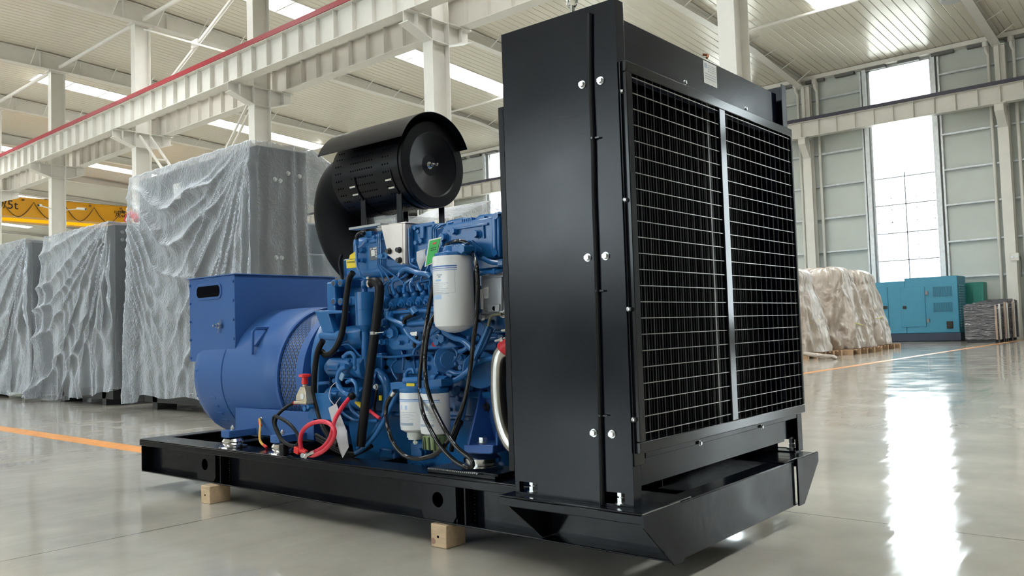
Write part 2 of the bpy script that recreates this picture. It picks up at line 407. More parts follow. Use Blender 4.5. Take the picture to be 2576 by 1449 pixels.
for x in FWX: tall_window(x, -33.6, -1, 3.0, 4.0)
struct(MB().box(XE0-.2, XE0, YF, YB, 0, 14.6).build('wall_left', WALLM, flat=True))

struct(MB().box(XE1, XE1+.2, YF, YB, 0, 14.6).build('wall_right', WALLM, flat=True))
# jamb posts beside each window, girts across each panel bay, gutter strip under the eaves
COLX = [-6.95-8.03*k for k in range(-2, 12)]
WCOLX = [-6.85-7.95*k for k in range(-2, 12)]
tn = 0
for x in WINX:
    tn += 1; m = MB()
    for sx in (-1, 1):
        m.box(x+sx*(HW+.03), x+sx*(HW+.19), 38.18, 38.39, 0, 11.98); m.box(x+sx*(HW+.26), x+sx*(HW+.33), 38.25, 38.39, 0, 11.98)
    struct(m.build('trim_%d' % tn, TRIMM, flat=True))
tn += 1; m = MB()
for i, wc in enumerate(WCOLX[:-1]):
    nx = WCOLX[i+1]; cands = [w_ for w_ in WINX if nx < w_ < wc]
    segs = [(nx+.2, wc-.2)]
    for w_ in cands: segs = [(nx+.2, w_-HW-.33), (w_+HW+.33, wc-.2)]
    for a, b in segs:
        for z in GIRTZ: m.box(a, b, 38.22, 38.39, z-.012, z+.012); m.box(a, b, 38.22, 38.235, z-.0, z+.06)
struct(m.build('trim_%d' % tn, TRIMM, flat=True))
tn += 1; m = MB(); m.box(XE0, XE1, 38.0, 38.39, 12.02, 12.2)
struct(m.build('trim_%d' % tn, WHITE, flat=True))
tn += 1; m = MB(); x = XE0
while x < XE1: m.box(x, x+0.85, 38.1, 38.3, 11.9, 12.02); x += 1.35
struct(m.build('trim_%d' % tn, mat('eaves gap board', (0.16, 0.155, 0.15), 0.6), flat=True))

def ibeam_y(m, x, ys, zb, zt, wf, tf=0.02, tw=0.012):
    # I-section running along Y through stations ys with bottom zb(y) and top zt(y)
    for i in range(len(ys)-1):
        a, b = ys[i], ys[i+1]
        def seg(x0, x1, l0, h0, l1, h1):
            m.add([(x0,a,l0),(x1,a,l0),(x1,b,l1),(x0,b,l1),(x0,a,h0),(x1,a,h0),(x1,b,h1),(x0,b,h1)], [(0,3,2,1),(4,5,6,7),(0,1,5,4),(1,2,6,5),(2,3,7,6),(3,0,4,7)])
        seg(x-wf/2, x+wf/2, zb(a)-tf, zb(a), zb(b)-tf, zb(b)); seg(x-wf/2, x+wf/2, zt(a)-tf, zt(a), zt(b)-tf, zt(b))
        seg(x-tw, x+tw, zb(a), zt(a)-tf, zb(b), zt(b)-tf)
def rbot(Y):
    pts = [(-9.6, 13.5), (2, 13.3), (12, 13.08), (16.0, 13.04), (26, 12.58), (33, 12.37), (38.2, 11.72)]
    if Y <= pts[0][0]: return pts[0][1]
    for (a, za), (b, zb) in zip(pts, pts[1:]):
        if Y <= b: return za + (zb-za)*(Y-a)/(b-a)
    return pts[-1][1]
ordn = ['first', 'second', 'third', 'fourth', 'fifth', 'sixth', 'seventh', 'eighth', 'ninth', 'tenth', 'eleventh', 'twelfth', 'thirteenth', 'fourteenth']
FRAMES = list(range(14))
for k in FRAMES:
    X = COLX[k]; m = MB(); ys = [-9.6, 2, 12, 14.5, 15.2, 20, 26, 30, 33, 36, 38.2]
    ibeam_y(m, X, ys, rbot, lambda Y: roofz(Y)-0.06, 0.34)
    for y in (13.9, 15.6): m.box(X-.16, X+.16, y-.01, y+.01, rbot(y), roofz(y)-.08)
    r = m.build('roof_rafter', WHITE, flat=True)
    r['label'] = 'white tapered roof rafter above the steel frame, %s counted leftwards from the window wall end' % ordn[k] if k > 1 else 'white tapered roof rafter out of frame past the radiator, number %s' % ordn[k]
    r['category'] = 'roof beam'; r['group'] = 'white roof rafters'
    q = MB(); y = 1.6
    while y < 37.6 and k < 8:
        q.bar((X+.1, y, rbot(y)+.01), (X+0.85, y+.05, roofz(y)+.05), .035, .035)
        y += 1.7
    q.build_each('fly_brace', WHITE, r, flat=True)

# left row of columns, with corbels and the crane runway
YC0, YC1 = 14.4, 15.0
def column(k):
    X = -7.03-8.07*(k-2)
    t = thing('steel_column', 'white steel column carrying the red crane rail, %s of its row from the radiator end' % ordn[k], 'column', (X, (YC0+YC1)/2, 0), 'white steel columns along the crane aisle')
    m = MB(); w2 = .17
    m.box(X-w2, X+w2, YC0, YC0+.018, 0, 13.02); m.box(X-w2, X+w2, YC1-.018, YC1, 0, 13.02); m.box(X-.008, X+.008, YC0+.018, YC1-.018, 0, 13.02)
    m.box(X-.24, X+.24, YC0-.12, YC1+.12, 13.0, 13.03)
    for z in (8.3, 8.85): m.box(X-.15, X+.15, YC0, YC1, z-.01, z+.01)
    m.build('shaft', WHITE, t, flat=True)
    for s, ye, y0 in ((-1, 13.6, YC0), (1, 15.85, YC1)):
        c = MB(); c.prism([(X-.008, y0, 8.3), (X-.008, y0, 8.85), (X-.008, ye, 8.85), (X-.008, ye, 8.58)], (.016, 0, 0))
        c.box(X-.17, X+.17, min(ye, y0), max(ye, y0), 8.85, 8.87)
        c.prism([(X-.17, y0, 8.3), (X-.17, ye, 8.58), (X-.17, ye, 8.56), (X-.17, y0, 8.28)], (.34, 0, 0))
        yy = ye-s*.35; c.box(X-.15, X+.15, yy-.008, yy+.008, 8.5, 8.85)
        c.build('corbel', WHITE, t, flat=True)
    b = MB(); b.box(X-.28, X+.28, YC0-.12, YC1+.12, 0, .03); b.build('base_plate', WHITE, t, flat=True)
    return t
for k in range(0, 12): column(k)

def runway(y, x0, x1, zb, zt, railm, label, wf=0.38, front=True):
    t = thing('crane_runway_beam', label, 'crane beam', ((x0+x1)/2, y, zb))
    m = MB(); m.box(x0, x1, y-wf/2, y+wf/2, zb, zb+.02); m.box(x0, x1, y-wf/2, y+wf/2, zt-.02, zt); m.box(x0, x1, y-.008, y+.008, zb+.02, zt-.02)
    x = x0+.4
    while x < x1: m.box(x-.008, x+.008, y-wf/2+.04, y+wf/2-.04, zb+.02, zt-.02); x += .8
    m.build('girder', WHITE, t, flat=True)
    q = MB(); q.box(x0, x1, y-wf/2-.03, y-wf/2+.05, zt-.0, zt+.15); q.box(x0, x1, y-.035, y+.035, zt, zt+.12); q.build('rail', railm, t, flat=True)
    return t
runway(13.85, -92, 12, 8.88, 9.72, REDR, 'long white crane runway beam with red rail on the near side of the left columns')
runway(15.6, -92, 12, 8.88, 9.72, DARKR, 'white crane runway beam behind the red railed one, on the far side corbels')
runway(37.45, -92, 16, 9.26, 9.98, DARKR, 'white crane runway beam with dark rail crossing in front of the tall window')

def wall_column(k):
    X = -6.85-7.9*(k-2)
    t = thing('steel_column', 'white steel column against the panelled back wall, %s from its right end' % ordn[k], 'column', (X, 38.0, 0), 'white columns along the back wall')
    m = MB(); w2 = .19
    m.box(X-w2, X+w2, 37.72, 37.74, 0, 9.0); m.box(X-w2, X+w2, 38.12, 38.14, 0, 11.72); m.box(X-.008, X+.008, 37.74, 38.12, 0, 11.72); m.box(X-w2, X+w2, 37.9, 37.92, 9.0, 11.72)
    m.box(X-.22, X+.22, 37.8, 38.2, 11.7, 11.73); m.build('shaft', WHITE, t, flat=True)
    c = MB(); c.prism([(X-.16, 37.73, 8.35), (X-.16, 37.73, 9.24), (X-.16, 37.2, 9.24), (X-.16, 37.2, 8.95)], (.32, 0, 0)); c.box(X-.24, X+.24, 37.15, 37.9, 9.22, 9.25)
    c.build('corbel', WHITE, t, flat=True)
for k in range(0, 12): wall_column(k)
pl = 0
for k in range(1, 6):
    X = -6.85-7.9*(k-2)
    for dx in (-.45, .45):
        if dx < 0 and k != 2 and k != 3: continue
        m = MB(); m.tube([(X+dx, 38.15, 0), (X+dx, 38.15, 11.2), (X+dx-.0, 38.15, 11.45), (X+dx-.05, 38.05, 11.65), (X+dx-.05, 38.05, 11.85)], .065, n=12); m.cyl((X+dx-.05, 38.05, 11.8), (X+dx-.05, 38.05, 12.0), .12)
        o = m.build('downpipe', WHITE); side = 'left' if dx < 0 else 'right'
        tag(o, 'white downpipe at the %s side of the back wall column, %s from right' % (side, ordn[k]), 'pipe', 'white downpipes on the back wall')
# longitudinal struts between the column tops and across the roof
nst = 0
for (y, z, nm) in ((14.7, 13.22, 'above the left column row'), (23.0, 12.95, 'across the middle of the roof'), (31.0, 12.5, 'nearer the window wall')):
    for k in range(1, 10):
        if y > 20 and k % 2: continue
        a, b = COLX[k]-.15, COLX[k+1]+.15; m = MB(); m.cyl((a, y, z), (b, y, z), .055 if y > 20 else .08, n=12)
        m.box(a-.0, a+.02, y-.1, y+.1, z-.12, z+.1); m.box(b-.02, b, y-.1, y+.1, z-.12, z+.1)
        tag(m.build('roof_strut', WHITE), 'white tube strut running between rafters %s, span %s' % (nm, ordn[k]), 'strut', 'white roof struts')
# bracing between the second and third visible columns of the left row
xa, xb = -31.05, -23.35
t = thing('cross_brace', 'white crossed diagonal braces above the red rail between two columns', 'brace', ((xa+xb)/2, 14.7, 9.9), 'column bracing')
MB().bar((xa+.3, 14.62, 12.75), (xb-.3, 14.62, 9.95), .06, .06).build('diagonal', WHITE, t, flat=True)
m = MB(); m.bar((xa+.4, 14.8, 9.9), (xb-.3, 14.8, 12.8), .06, .09); m.bar((xa+.7, 14.8, 9.9), (xb-.3, 14.8, 12.65), .03, .03); m.build('diagonal', WHITE, t, flat=True)
m = MB(); m.cbox((-27.2, 14.71, 11.32), .42, .05, .3); m.build('gusset_plate', WHITE, t, bevel=.05)
t = thing('cross_brace', 'white ladder shaped brace sloping down below the crane beam', 'brace', ((xa+xb)/2, 14.7, 2.0), 'column bracing')
m = MB(); m.bar((xa+.1, 14.5, 8.7), (xb-.2, 14.5, 2.2), .07, .07); m.bar((xa+.1, 14.92, 8.7), (xb-.2, 14.92, 2.2), .07, .07)
m.build('stringer', WHITE, t, flat=True); m = MB()
for i in range(1, 12):
    f = i/12; p = Vector((xa+.1+(xb-xa-.1)*f, 0, 8.7-6.5*f)); m.bar((p.x, 14.5, p.z), (p.x, 14.92, p.z), .05, .05)
m.build_each('rung', WHITE, t, flat=True)
t = thing('cross_brace', 'pair of thin white diagonal braces falling leftwards from the column corbel', 'brace', ((xa+xb)/2, 14.7, 2.0), 'column bracing')
m = MB(); m.bar((xb-.1, 14.62, 8.7), (xa+.3, 14.62, 2.2), .06, .06); m.bar((xb-.1, 14.8, 8.7), (xa+.3, 14.8, 2.2), .06, .06); m.build('diagonal', WHITE, t, flat=True)

# painted floor lines
ORG = mat('orange floor paint', (0.75, 0.30, 0.06), 0.35, var=0.12, vscale=9)
tag(MB().box(-60, -6.22, 3.50, 3.70, 0.0, 0.002).build('floor_marking', ORG, flat=True), 'orange line painted on the floor running behind the skid to the left', 'floor line')
tag(MB().box(-6.38, -6.22, 3.70, 36.5, 0.0, 0.002).build('floor_marking', ORG, flat=True), 'orange line painted on the floor towards the blue enclosure at right', 'floor line')

# bridge crane
t = thing('bridge_crane', 'yellow overhead bridge crane spanning the bay behind the left column', 'crane', (-59, 26.5, 9.0))
m = MB(); m.box(-59.0, -58.0, 15.9, 37.2, 9.1, 10.25); m.box(-59.05, -57.95, 15.5, 37.5, 10.25, 10.3); m.build('girder', YEL, t, flat=True)
m = MB(); m.box(-61.6, -60.6, 15.9, 37.2, 9.1, 10.25); m.build('girder', YEL, t, flat=True)
for xx_ in (-58.5, -61.1): MB().box(xx_-.45, xx_+.45, 16, 37, 10.3, 10.34).build('bounce_cover', DARKR, t, flat=True)  # unseen dark plates added to keep the girders' yellow bounce off the ceiling
for yy_, zz_ in ((15.6, 9.88), (37.42, 10.12)): m = MB(); m.box(-62.2, -57.6, yy_-.15, yy_+.15, zz_, zz_+.3); m.build('end_carriage', YEL, t, bevel=.02)
m = MB(); pts = []; yq, per = wX(163, 505, -57.9).y, wX(237, 510, -57.9).y - wX(163, 505, -57.9).y
for i in range(9*12+1):
    u = i/12; f = u-math.floor(u); pts.append((-57.9, yq+per*(u-2), 10.05-1.0*(1-abs(2*f-1)**1.7)))
m.tube(pts, .028, n=6, sub=1); m.build('festoon_cable', mat('festoon cable', (0.12, 0.06, 0.01), 0.5), t)
m = MB()
for i in range(9): y = 17.5+2.05*i; m.box(-57.96, -57.85, y, y+.12, 10.08, 10.2)
m.build_each('cable_trolley', mat('dark brass', (0.2, 0.1, 0.02), 0.5), t, flat=True)
p = wX(-4, 522, -57.97); p1 = wX(50, 522, -57.97)
text_mesh('lettering', '20/5t', .78, .004, BLKT, (-57.985, 17.72, 9.53), (0, 1, 0), (0, 0, 1), t)
q_ = wX(289, 546, -57.985)
text_mesh('lettering', 'Power', .42, .004, BLKT, tuple(q_), (0, 1, 0), (0, 0, 1), t, shear=0.3)
q_ = wX(287, 536, -57.985)
text_mesh('lettering', 'EUMAS', .24, .004, BLKT, tuple(q_), (0, 1, 0), (0, 0, 1), t)
q_ = wX(311, 533, -57.99); m = MB(); m.sphere(q_, .1, 12, 8, (.1, 1.3, .8))
for a_ in (-1, 1): m.tube([q_+Vector((0, a_*.12, -.02)), q_+Vector((0, a_*.28, .06)), q_+Vector((0, a_*.4, -.06))], .012, n=6)
m.build('emblem', BLKT, t)
for sx, lab in ((-1, 'left'), (1, 'right')):
    X = -39.4+.55*(sx > 0); t = thing('security_camera', 'small white security camera on the %s side of the far left column' % lab, 'camera', (-39.1, 14.7+sx*.75, 6.9))
    y = 14.7+sx*.75; m = MB(); m.cyl((-39.1, y, 7.0), (-38.75, y+sx*.22, 6.95), .055, n=14); m.build('housing', WHITE, t)
    MB().cyl((-38.76, y+sx*.21, 6.95), (-38.72, y+sx*.24, 6.945), .045, n=14).build('lens', BLKT, t)
    MB().bar((-39.1, y, 6.98), (-39.15, 14.7+sx*.32, 6.9), .04, .04).build('bracket', WHITE, t)

# switch box on the right wall column, high bay lamp
t = thing('socket_box', 'small white socket box on the right wall column', 'socket', (-6.7, 37.62, 3.05))
MB().box(-6.85, -6.55, 37.6, 37.72, 3.05, 3.35).build('case', WHITE, t, bevel=.01)
m = MB(); [m.cyl((x, 37.6, 3.2), (x, 37.57, 3.2), .05) for x in (-6.77, -6.63)]; m.build('socket', TRIMM, t)
MB().tube([(-6.56, 37.66, 3.2), (-6.5, 37.66, 3.1), (-6.5, 37.66, 2.4)], .012).build('cable', BLKT, t)
lp = wZ(2392, 4, 10.9)
t = thing('high_bay_lamp', 'round dark rimmed high bay lamp hanging by the rafter at upper right', 'lamp', (lp.x, lp.y, lp.z))
MB().lathe(lp, (0,0,1), [(0, .28), (.04, .3), (.1, .3), (.16, .14), (.3, .12)], 24).build('housing', mat('lamp grey', (.3,.3,.3), .5), t)
MB().cyl(lp+Vector((0,0,.3)), lp+Vector((0,0,1.6)), .015).build('rod', WHITE, t)

# building seen through the windows
t = thing('outside_building', 'pale building with grey windows seen outside through the tall window', 'building', (-15, 62, 0))
MB().box(-45, 20, 60, 66, 0, 9.6).build('wall', mat('outside render', (0.9, 0.88, 0.84), 0.8), t, flat=True)
fm = mat('outside window frame', (0.45, 0.42, 0.6), 0.6)
for (x, z) in [(-45+i*3.6, zz) for i in range(17) for zz in (1.2, 4.9, 7.4)]:
    m = MB(); hh = 1.7
    for a in (0, 1.1, 2.0): m.box(x+a, x+a+.06, 59.9, 60, z, z+hh)
    for a in (0, .85, hh-.06): m.box(x, x+2.06, 59.9, 60, z+a, z+a+.06)
    m.build('window_frame', fm, t, flat=True)
struct(MB().box(-130, 60, 38.8, 130, -0.35, -0.05).build('ground', mat('outside paving', (0.5, 0.5, 0.48), 0.9), flat=True))
# ---------------------------------------------------------------- sets waiting under plastic at the left
FILM = film_mat('clear plastic film', (0.72, 0.77, 0.84), 0.12, rough=0.1, bs=5, strength=.34, stretch=(1.1, 1.1, 0.9), avar=0.2, dist=0.03, edge=1.1)
FILMT = film_mat('thin plastic film', (0.85, 0.86, 0.88), 0.3, rough=0.2, bs=3, strength=0.8, stretch=(1, 1, .25), avar=0.2, dist=0.03)
DGREY = mat('dark grey cover paint', (0.045, 0.05, 0.053), 0.45)
DBLK = mat('black base paint', (0.015, 0.016, 0.018), 0.4)
ZINC = mat('zinc plated steel', (0.72, 0.74, 0.74), 0.25, metal=0.9, var=0.1, vscale=60)
PAPER = mat('white paper', (0.75, 0.75, 0.72), 0.6)

def covered_set(x0, x1, zt, label, depth=.74, Y=5.80, bolts=()):
    t = thing('covered_generator', label, 'generator', ((x0+x1)/2, Y+2, 0), 'gensets stored under plastic')
    MB().box(x0, x1, Y, Y+depth, .26, zt).build('radiator_casing', DGREY, t, bevel=.015)
    m = MB(); m.box(x0+.35, x0+.5, Y-.0, Y+4.6, .05, .26); m.box(x1-.5, x1-.35, Y-.0, Y+4.6, .05, .26); m.box(x0+.1, x1-.1, Y-.0, Y+.16, .1, .26); m.box(x0+.4, x1-.4, Y+4.4, Y+4.6, .05, .26)
    m.box(x0+.35, x0+.5, Y, Y+.3, 0, .06); m.box(x1-.5, x1-.35, Y, Y+.3, 0, .06); m.box(x0+.35, x0+.5, Y+4, Y+4.5, 0, .06); m.box(x1-.5, x1-.35, Y+4, Y+4.5, 0, .06)
    m.build('base_frame', DBLK, t, bevel=.006)
    m = MB(); cx = (x0+x1)/2; m.box(cx-.7, x1-.3, Y+.9, Y+3.4, .3, zt*.62); m.box(cx-.5, cx+.5, Y+1, Y+3.2, zt*.62, zt*.78); m.cyl((cx+.6, Y+2.2, zt*.6), (cx+.6, Y+2.2, zt*.87), .22)
    m.build('engine', mat('slate engine paint', (.10, .13, .15), .5), t, bevel=.03)
    m = MB()
    for (yy, zz) in bolts: m.bolt((x1, Y+yy, zz), (1,0,0), .022)
    if bolts: m.build('bolt_row', ZINC, t)
    return t
bl = [(.25, 3.0), (.33, 2.99), (.45, 3.1), (.62, 3.08), (.25, 2.0), (.33, 2.0), (.25, 1.2), (.33, 1.2)]
t1 = covered_set(-12.42, -9.22, 3.41, 'tallest dark generator under clear plastic, directly behind the blue alternator', bolts=bl)
MB().box(-11.35, -11.15, 5.79, 5.80, 2.98, 3.2).build('paper_label', PAPER, t1, flat=True)
t2 = covered_set(-15.75, -13.27, 2.84, 'middle dark generator under clear plastic, left of the tallest one', bolts=[(.12, 2.72), (.22, 2.72), (.12, 2.6), (.22, 2.6)])
t3 = covered_set(-19.3, -16.7, 2.88, 'dark generator under loose plastic at the left edge of the photo')

def sheet(name, path, ztop, zbot, fold, m, nz=120, ns=260, top_in=None):
    # path(s)->(x,y,nx,ny) for s in 0..1, hung from ztop(s) down to zbot(s), pushed outwards by fold(s, v)
    vs = []; fs = []
    for j in range(nz+1):
        v = j/nz
        for i in range(ns+1):
            s = i/ns; x, y, nx, ny = path(s); a, b = ztop(s), zbot(s); d = fold(s, v); vs.append((x+nx*d, y+ny*d, a+(b-a)*v))
    for j in range(nz):
        for i in range(ns): k = j*(ns+1)+i; fs.append((k, k+1, k+ns+2, k+ns+1))
    if top_in:
        o = len(vs)
        for i in range(ns+1):
            s = i/ns; x, y, z = top_in(s); vs.append((x, y, z+.01*math.sin(s*90)))
        for i in range(ns): fs.append((i, o+i, o+i+1, i+1))
    mb = MB(); mb.add(vs, fs); return mb.build(name, m, ang=3.1)
def polypath(P, flare=None):
    L = [0]
    for a, b in zip(P, P[1:]): L.append(L[-1]+math.hypot(b[0]-a[0], b[1]-a[1]))
    def f(s):
        q = s*L[-1]
        for i in range(len(P)-1):
            if q <= L[i+1] or i == len(P)-2:
                a, b = P[i], P[i+1]; t = (q-L[i])/(L[i+1]-L[i]); dx, dy = b[0]-a[0], b[1]-a[1]; h = math.hypot(dx, dy)
                return a[0]+dx*t, a[1]+dy*t, dy/h, -dx/h
    return f, L
def rdg(x): return (1-abs(math.sin(x)))**2*2-.7
def fn(x, y, z=0): return noise.noise(Vector((x, y, z)))

# tallest set: front swags, radiating pleats from the right top corner, long tail to the back
P1 = [(-12.52, 6.6), (-12.52, 5.72), (-9.17, 5.72), (-9.17, 6.6), (-9.15, 12.2)]
pf, L1 = polypath(P1); T1 = L1[-1]; c0, c1, c2 = L1[1]/T1, L1[2]/T1, L1[3]/T1
def ztop1(s):
    if s <= c2: return 3.45 + .006*math.sin(s*200)
    q = (s-c2)*T1; pts = [(0, 3.45), (.5, 3.2), (1.6, 2.7), (2.6, 2.75), (3.5, 3.12), (4.3, 2.4), (5.8, 1.2)]
    for (a, za), (b, zb) in zip(pts, pts[1:]):
        if q <= b: return za+(zb-za)*(q-a)/(b-a)
    return 1.2
def zbot1(s): return (.10 if s < c0+.03 else .20) + .02*math.sin(s*60)
def fold1(s, v):
    if s < c0: return .03*math.sin(s*120)*v + .12*v
    if s <= c1:
        u = (s-c0)/(c1-c0); dz = v*3.2; dx = (1-u)*3.35
        ang = math.atan2(dx, dz+.05); rr = math.hypot(dx, dz)
        rad = rdg(ang*19+fn(ang*5, rr*.5)*3)*min(1, rr*.6)*math.exp(-ang*.7)
        sag = dz/(.45+1.25*math.sin(PI*min(1, max(0, u)/.92))); sw = rdg(sag*10+fn(u*4, dz*1.2)*1.3)*math.exp(-((u-.42)/.38)**4)*max(0, 1-dz/2.8)*min(1, dz*2.5)
        vert = math.cos(u*70+fn(u*6, dz)*4)*v*.5
        d = .06 + .055*rad*min(1, max(.15, (u-.3)*3)) + .075*sw + .022*vert + .012*fn(u*16, dz*5)
        d = .03+(d-.03)*min(1, .15+dz*3)
        if u < .1: d += (.1-u)*1.2*v
        return d
    q = (s-c1)*T1
    if s <= c2: return .02 + .02*math.cos(q*26+fn(q*3, v*3)*3)*(.3+.7*v)
    return .05*math.cos(q*9+fn(q, v*2)*4)*v + .25*v + .02*fn(q*6, v*9)
def pf1(s):
    x, y, nx, ny = pf(s); return x, y, nx, ny
def tin1(s):
    x, y, nx, ny = pf(s)
    if s <= c2: return (min(max(x, -11.6), -9.9), 6.3, 3.47)
    return (-10.6, max(y, 6.6), ztop1(s)-.0)
def flared(pth, x_left, amt):
    return pth
tag(sheet('plastic_sheet', pf1, ztop1, zbot1, fold1, FILM, top_in=tin1, ns=380, nz=150), 'clear wrinkled plastic sheet hanging in swags over the tallest stored generator', 'plastic sheet')

P2 = [(-15.84, 6.4), (-15.84, 5.72), (-13.2, 5.72), (-13.19, 6.0)]
pf2, L2 = polypath(P2); T2 = L2[-1]; a0, a1 = L2[1]/T2, L2[2]/T2
def fold2(s, v):
    if s < a0: return .15*v
    if s <= a1:
        u = (s-a0)/(a1-a0); dz = v*2.8; dx = (1-u)*2.6; ang = math.atan2(dx, dz+.05)
        return .04 + .05*rdg(ang*17+fn(ang*5, v*2)*2.5)*(v**.3) + .03*math.cos(u*60+fn(u*5, v*2)*5)*v + .02*fn(u*12, dz*4) + (max(0, .12-u))*2.4*v
    return .03*v + .02*math.cos((s-a1)*80)*v
def zb2(s): u = max(0, min(1, (s-a0)/(a1-a0))); return .04+.22*u*u + .02*math.sin(s*40)
tag(sheet('plastic_sheet', pf2, lambda s: 2.87+.005*math.sin(s*90), zb2, fold2, FILM, top_in=lambda s: (min(max(pf2(s)[0], -15.5), -13.6), 6.5, 2.88)), 'clear crumpled plastic sheet hanging flat over the middle stored generator', 'plastic sheet')

P3 = [(-19.6, 5.72), (-16.62, 5.72), (-16.6, 6.9)]
pf3, L3 = polypath(P3); T3 = L3[-1]; b1 = L3[1]/T3
def fold3(s, v):
    if s <= b1:
        u = s/b1; dz = v*2.8; dx = (1-u)*3; ang = math.atan2(dx, dz+.05)
        return .04 + .07*rdg(ang*12+fn(ang*4, v*2)*2.5)*(v**.4) + .05*math.cos((dz/(.3+1.5*(1-u)))*7)*(1-u) + .02*fn(u*12, dz*6)
    return .05 + .07*math.cos((s-b1)*60+fn(s*9, v*2)*3)*v
def z3t(s): return 2.93-.12*(max(0, s-b1)/(1-b1))
tag(sheet('plastic_sheet', pf3, z3t, lambda s: .07+.03*math.sin(s*23), fold3, FILM, top_in=lambda s: (min(pf3(s)[0], -16.9), 6.6, 2.9)), 'clear loose plastic sheet with deep pleats over the generator at the left edge', 'plastic sheet')
# crumpled plastic standing on the middle set with a red cap under it
m = MB(); c = wY(285, 548, 6.6)
vs = []; fs = []; n = 40; k = 10
for j in range(k+1):
    for i in range(n+1):
        a = PI*i/n; t = j/k; x = c.x-.45+1.15*(i/n); y = 6.2+1.0*t
        h = .26*math.sin(min(1, (i/n)*3.2)*PI/2)*(1-(i/n)*.65)*math.sin(PI*min(1, .15+t))
        vs.append((x, y, 2.86+max(0, h)+.02*fn(i*.5, j*.6)))
for j in range(k):
    for i in range(n): q = j*(n+1)+i; fs.append((q, q+1, q+n+2, q+n+1))
m.add(vs, fs); tag(m.build('plastic_wrap', FILMT, ang=3.1), 'crumpled pale plastic bunched on top of the middle stored generator', 'plastic')
m = MB(); m.tube([(-13.95, 6.3, 3.0), (-13.85, 6.3, 3.09), (-13.7, 6.3, 3.08), (-13.58, 6.3, 2.97)], .05, n=10)
tag(m.build('lifting_sling', mat('red webbing', (.6, .02, .03), .5)), 'red loop under the plastic on top of the middle stored generator', 'sling')

# ---------------------------------------------------------------- wrapped engines on pallets at right
TARP = film_mat('beige translucent tarpaulin', (0.47, 0.40, 0.335), 0.95, rough=0.33, bs=1.5, strength=0.8, stretch=(1, 1, .6), avar=0.05, dist=0.06, edge=.1)
WOOD = mat('pallet wood', (0.52, 0.34, 0.20), 0.7, bump=.2, bscale=30, var=.2, vscale=9, stretch=(1, 6, 6))
YTAPE = mat('yellow strap', (0.65, 0.58, 0.12), .5)
def drape(cx, cy, rx, ry, h, seed, z0=.16, lean=0.0):
    nz, na = 70, 150; vs = []; fs = []
    for j in range(nz+1):
        t = j/nz
        for i in range(na):
            a = 2*PI*i/na; p = .55
            ca, sa = math.cos(a), math.sin(a); ex = abs(ca)**p*(1 if ca > 0 else -1); ey = abs(sa)**p*(1 if sa > 0 else -1)
            if t < .8: r = 1.0-.36*(t/.8)**1.3
            else: r = .64*math.sqrt(max(0, 1-((t-.8)/.2)**2.2))
            fo = 1+.10*math.sin(a*9+seed+fn(a*2, t*2, seed)*5)*(1-t)*.8+.09*fn(ca*2.2+seed, sa*2.2, t*3)+.045*fn(ca*7, sa*7+seed, t*9)+.02*fn(ca*18, sa*18+seed, t*22)
            zz = z0+(h-z0)*(t if t < .8 else .8+.2*math.sin((t-.8)/.2*PI/2))
            vs.append((cx+ex*rx*r*fo+lean*t, cy+ey*ry*r*fo, zz+.05*fn(ca*3, sa*3, seed+t)*(t > .3)))
    for j in range(nz):
        for i in range(na): k = j*na+i; k2 = j*na+(i+1) % na; fs.append((k, k2, k2+na, k+na))
    fs.append(tuple(nz*na+i for i in range(na))); return MB().add(vs, fs)
def pallet(cx, cy, wx, wy, label):
    t = thing('wooden_pallet', label, 'pallet', (cx, cy, 0), 'pallets under the wrapped engines')
    m = MB(); n = 9
    for i in range(n): y = cy-wy/2+(wy-.12)*i/(n-1); m.box(cx-wx/2, cx+wx/2, y, y+.12, .12, .145)
    m.build('deck', WOOD, t, flat=True); m = MB()
    for i in range(5): y = cy-wy/2+(wy-.1)*i/4; m.box(cx-wx/2, cx+wx/2, y, y+.09, .0, .12) if i in (0, 2, 4) else [m.box(x, x+.1, y, y+.1, 0, .12) for x in (cx-wx/2, cx, cx+wx/2-.1)]
    m.build('bearer', WOOD, t, flat=True); return t
wr = [(-9.35, 21.9, .98, 1.15, 2.40, 1.0, 'nearest'), (-9.25, 24.6, 1.05, 1.2, 2.50, 4.2, 'middle'), (-9.55, 27.4, 1.05, 1.2, 2.52, 7.7, 'farthest')]
for (x, y, rx, ry, h, sd, w_) in wr:
    pallet(x, y, 2*rx+.12, 2*ry+.1, 'wooden pallet under the %s beige wrapped engine' % w_)
    t = thing('wrapped_engine', 'engine wrapped in beige plastic on a pallet, %s of the three' % w_, 'wrapped engine', (x, y, .15), 'three wrapped engines on pallets')
    drape(x, y, rx, ry, h, sd).build('plastic_wrap', TARP, t, ang=3.1)
    z = .9; m = MB(); m.tube([(x+rx*.86*math.cos(a)*1.05, y+ry*.86*math.sin(a)*1.05, z+.1*math.sin(a*2+sd)) for a in [2*PI*i/24 for i in range(24)]], .014, closed=True, n=6, sub=2)
    m.build('strap', YTAPE, t)
lp = Vector((-7.9, 20.7, .06))
m = MB(); m.tube([lp+Vector((-.5, 0, .1)), lp+Vector((-.1, -.1, .05)), lp+Vector((.15, 0, .02)), lp+Vector((.2, .2, -.02))], .05, n=8)
tag(m.build('plastic_offcut', TARP), 'twisted scrap of beige plastic lying by the nearest pallet', 'plastic')

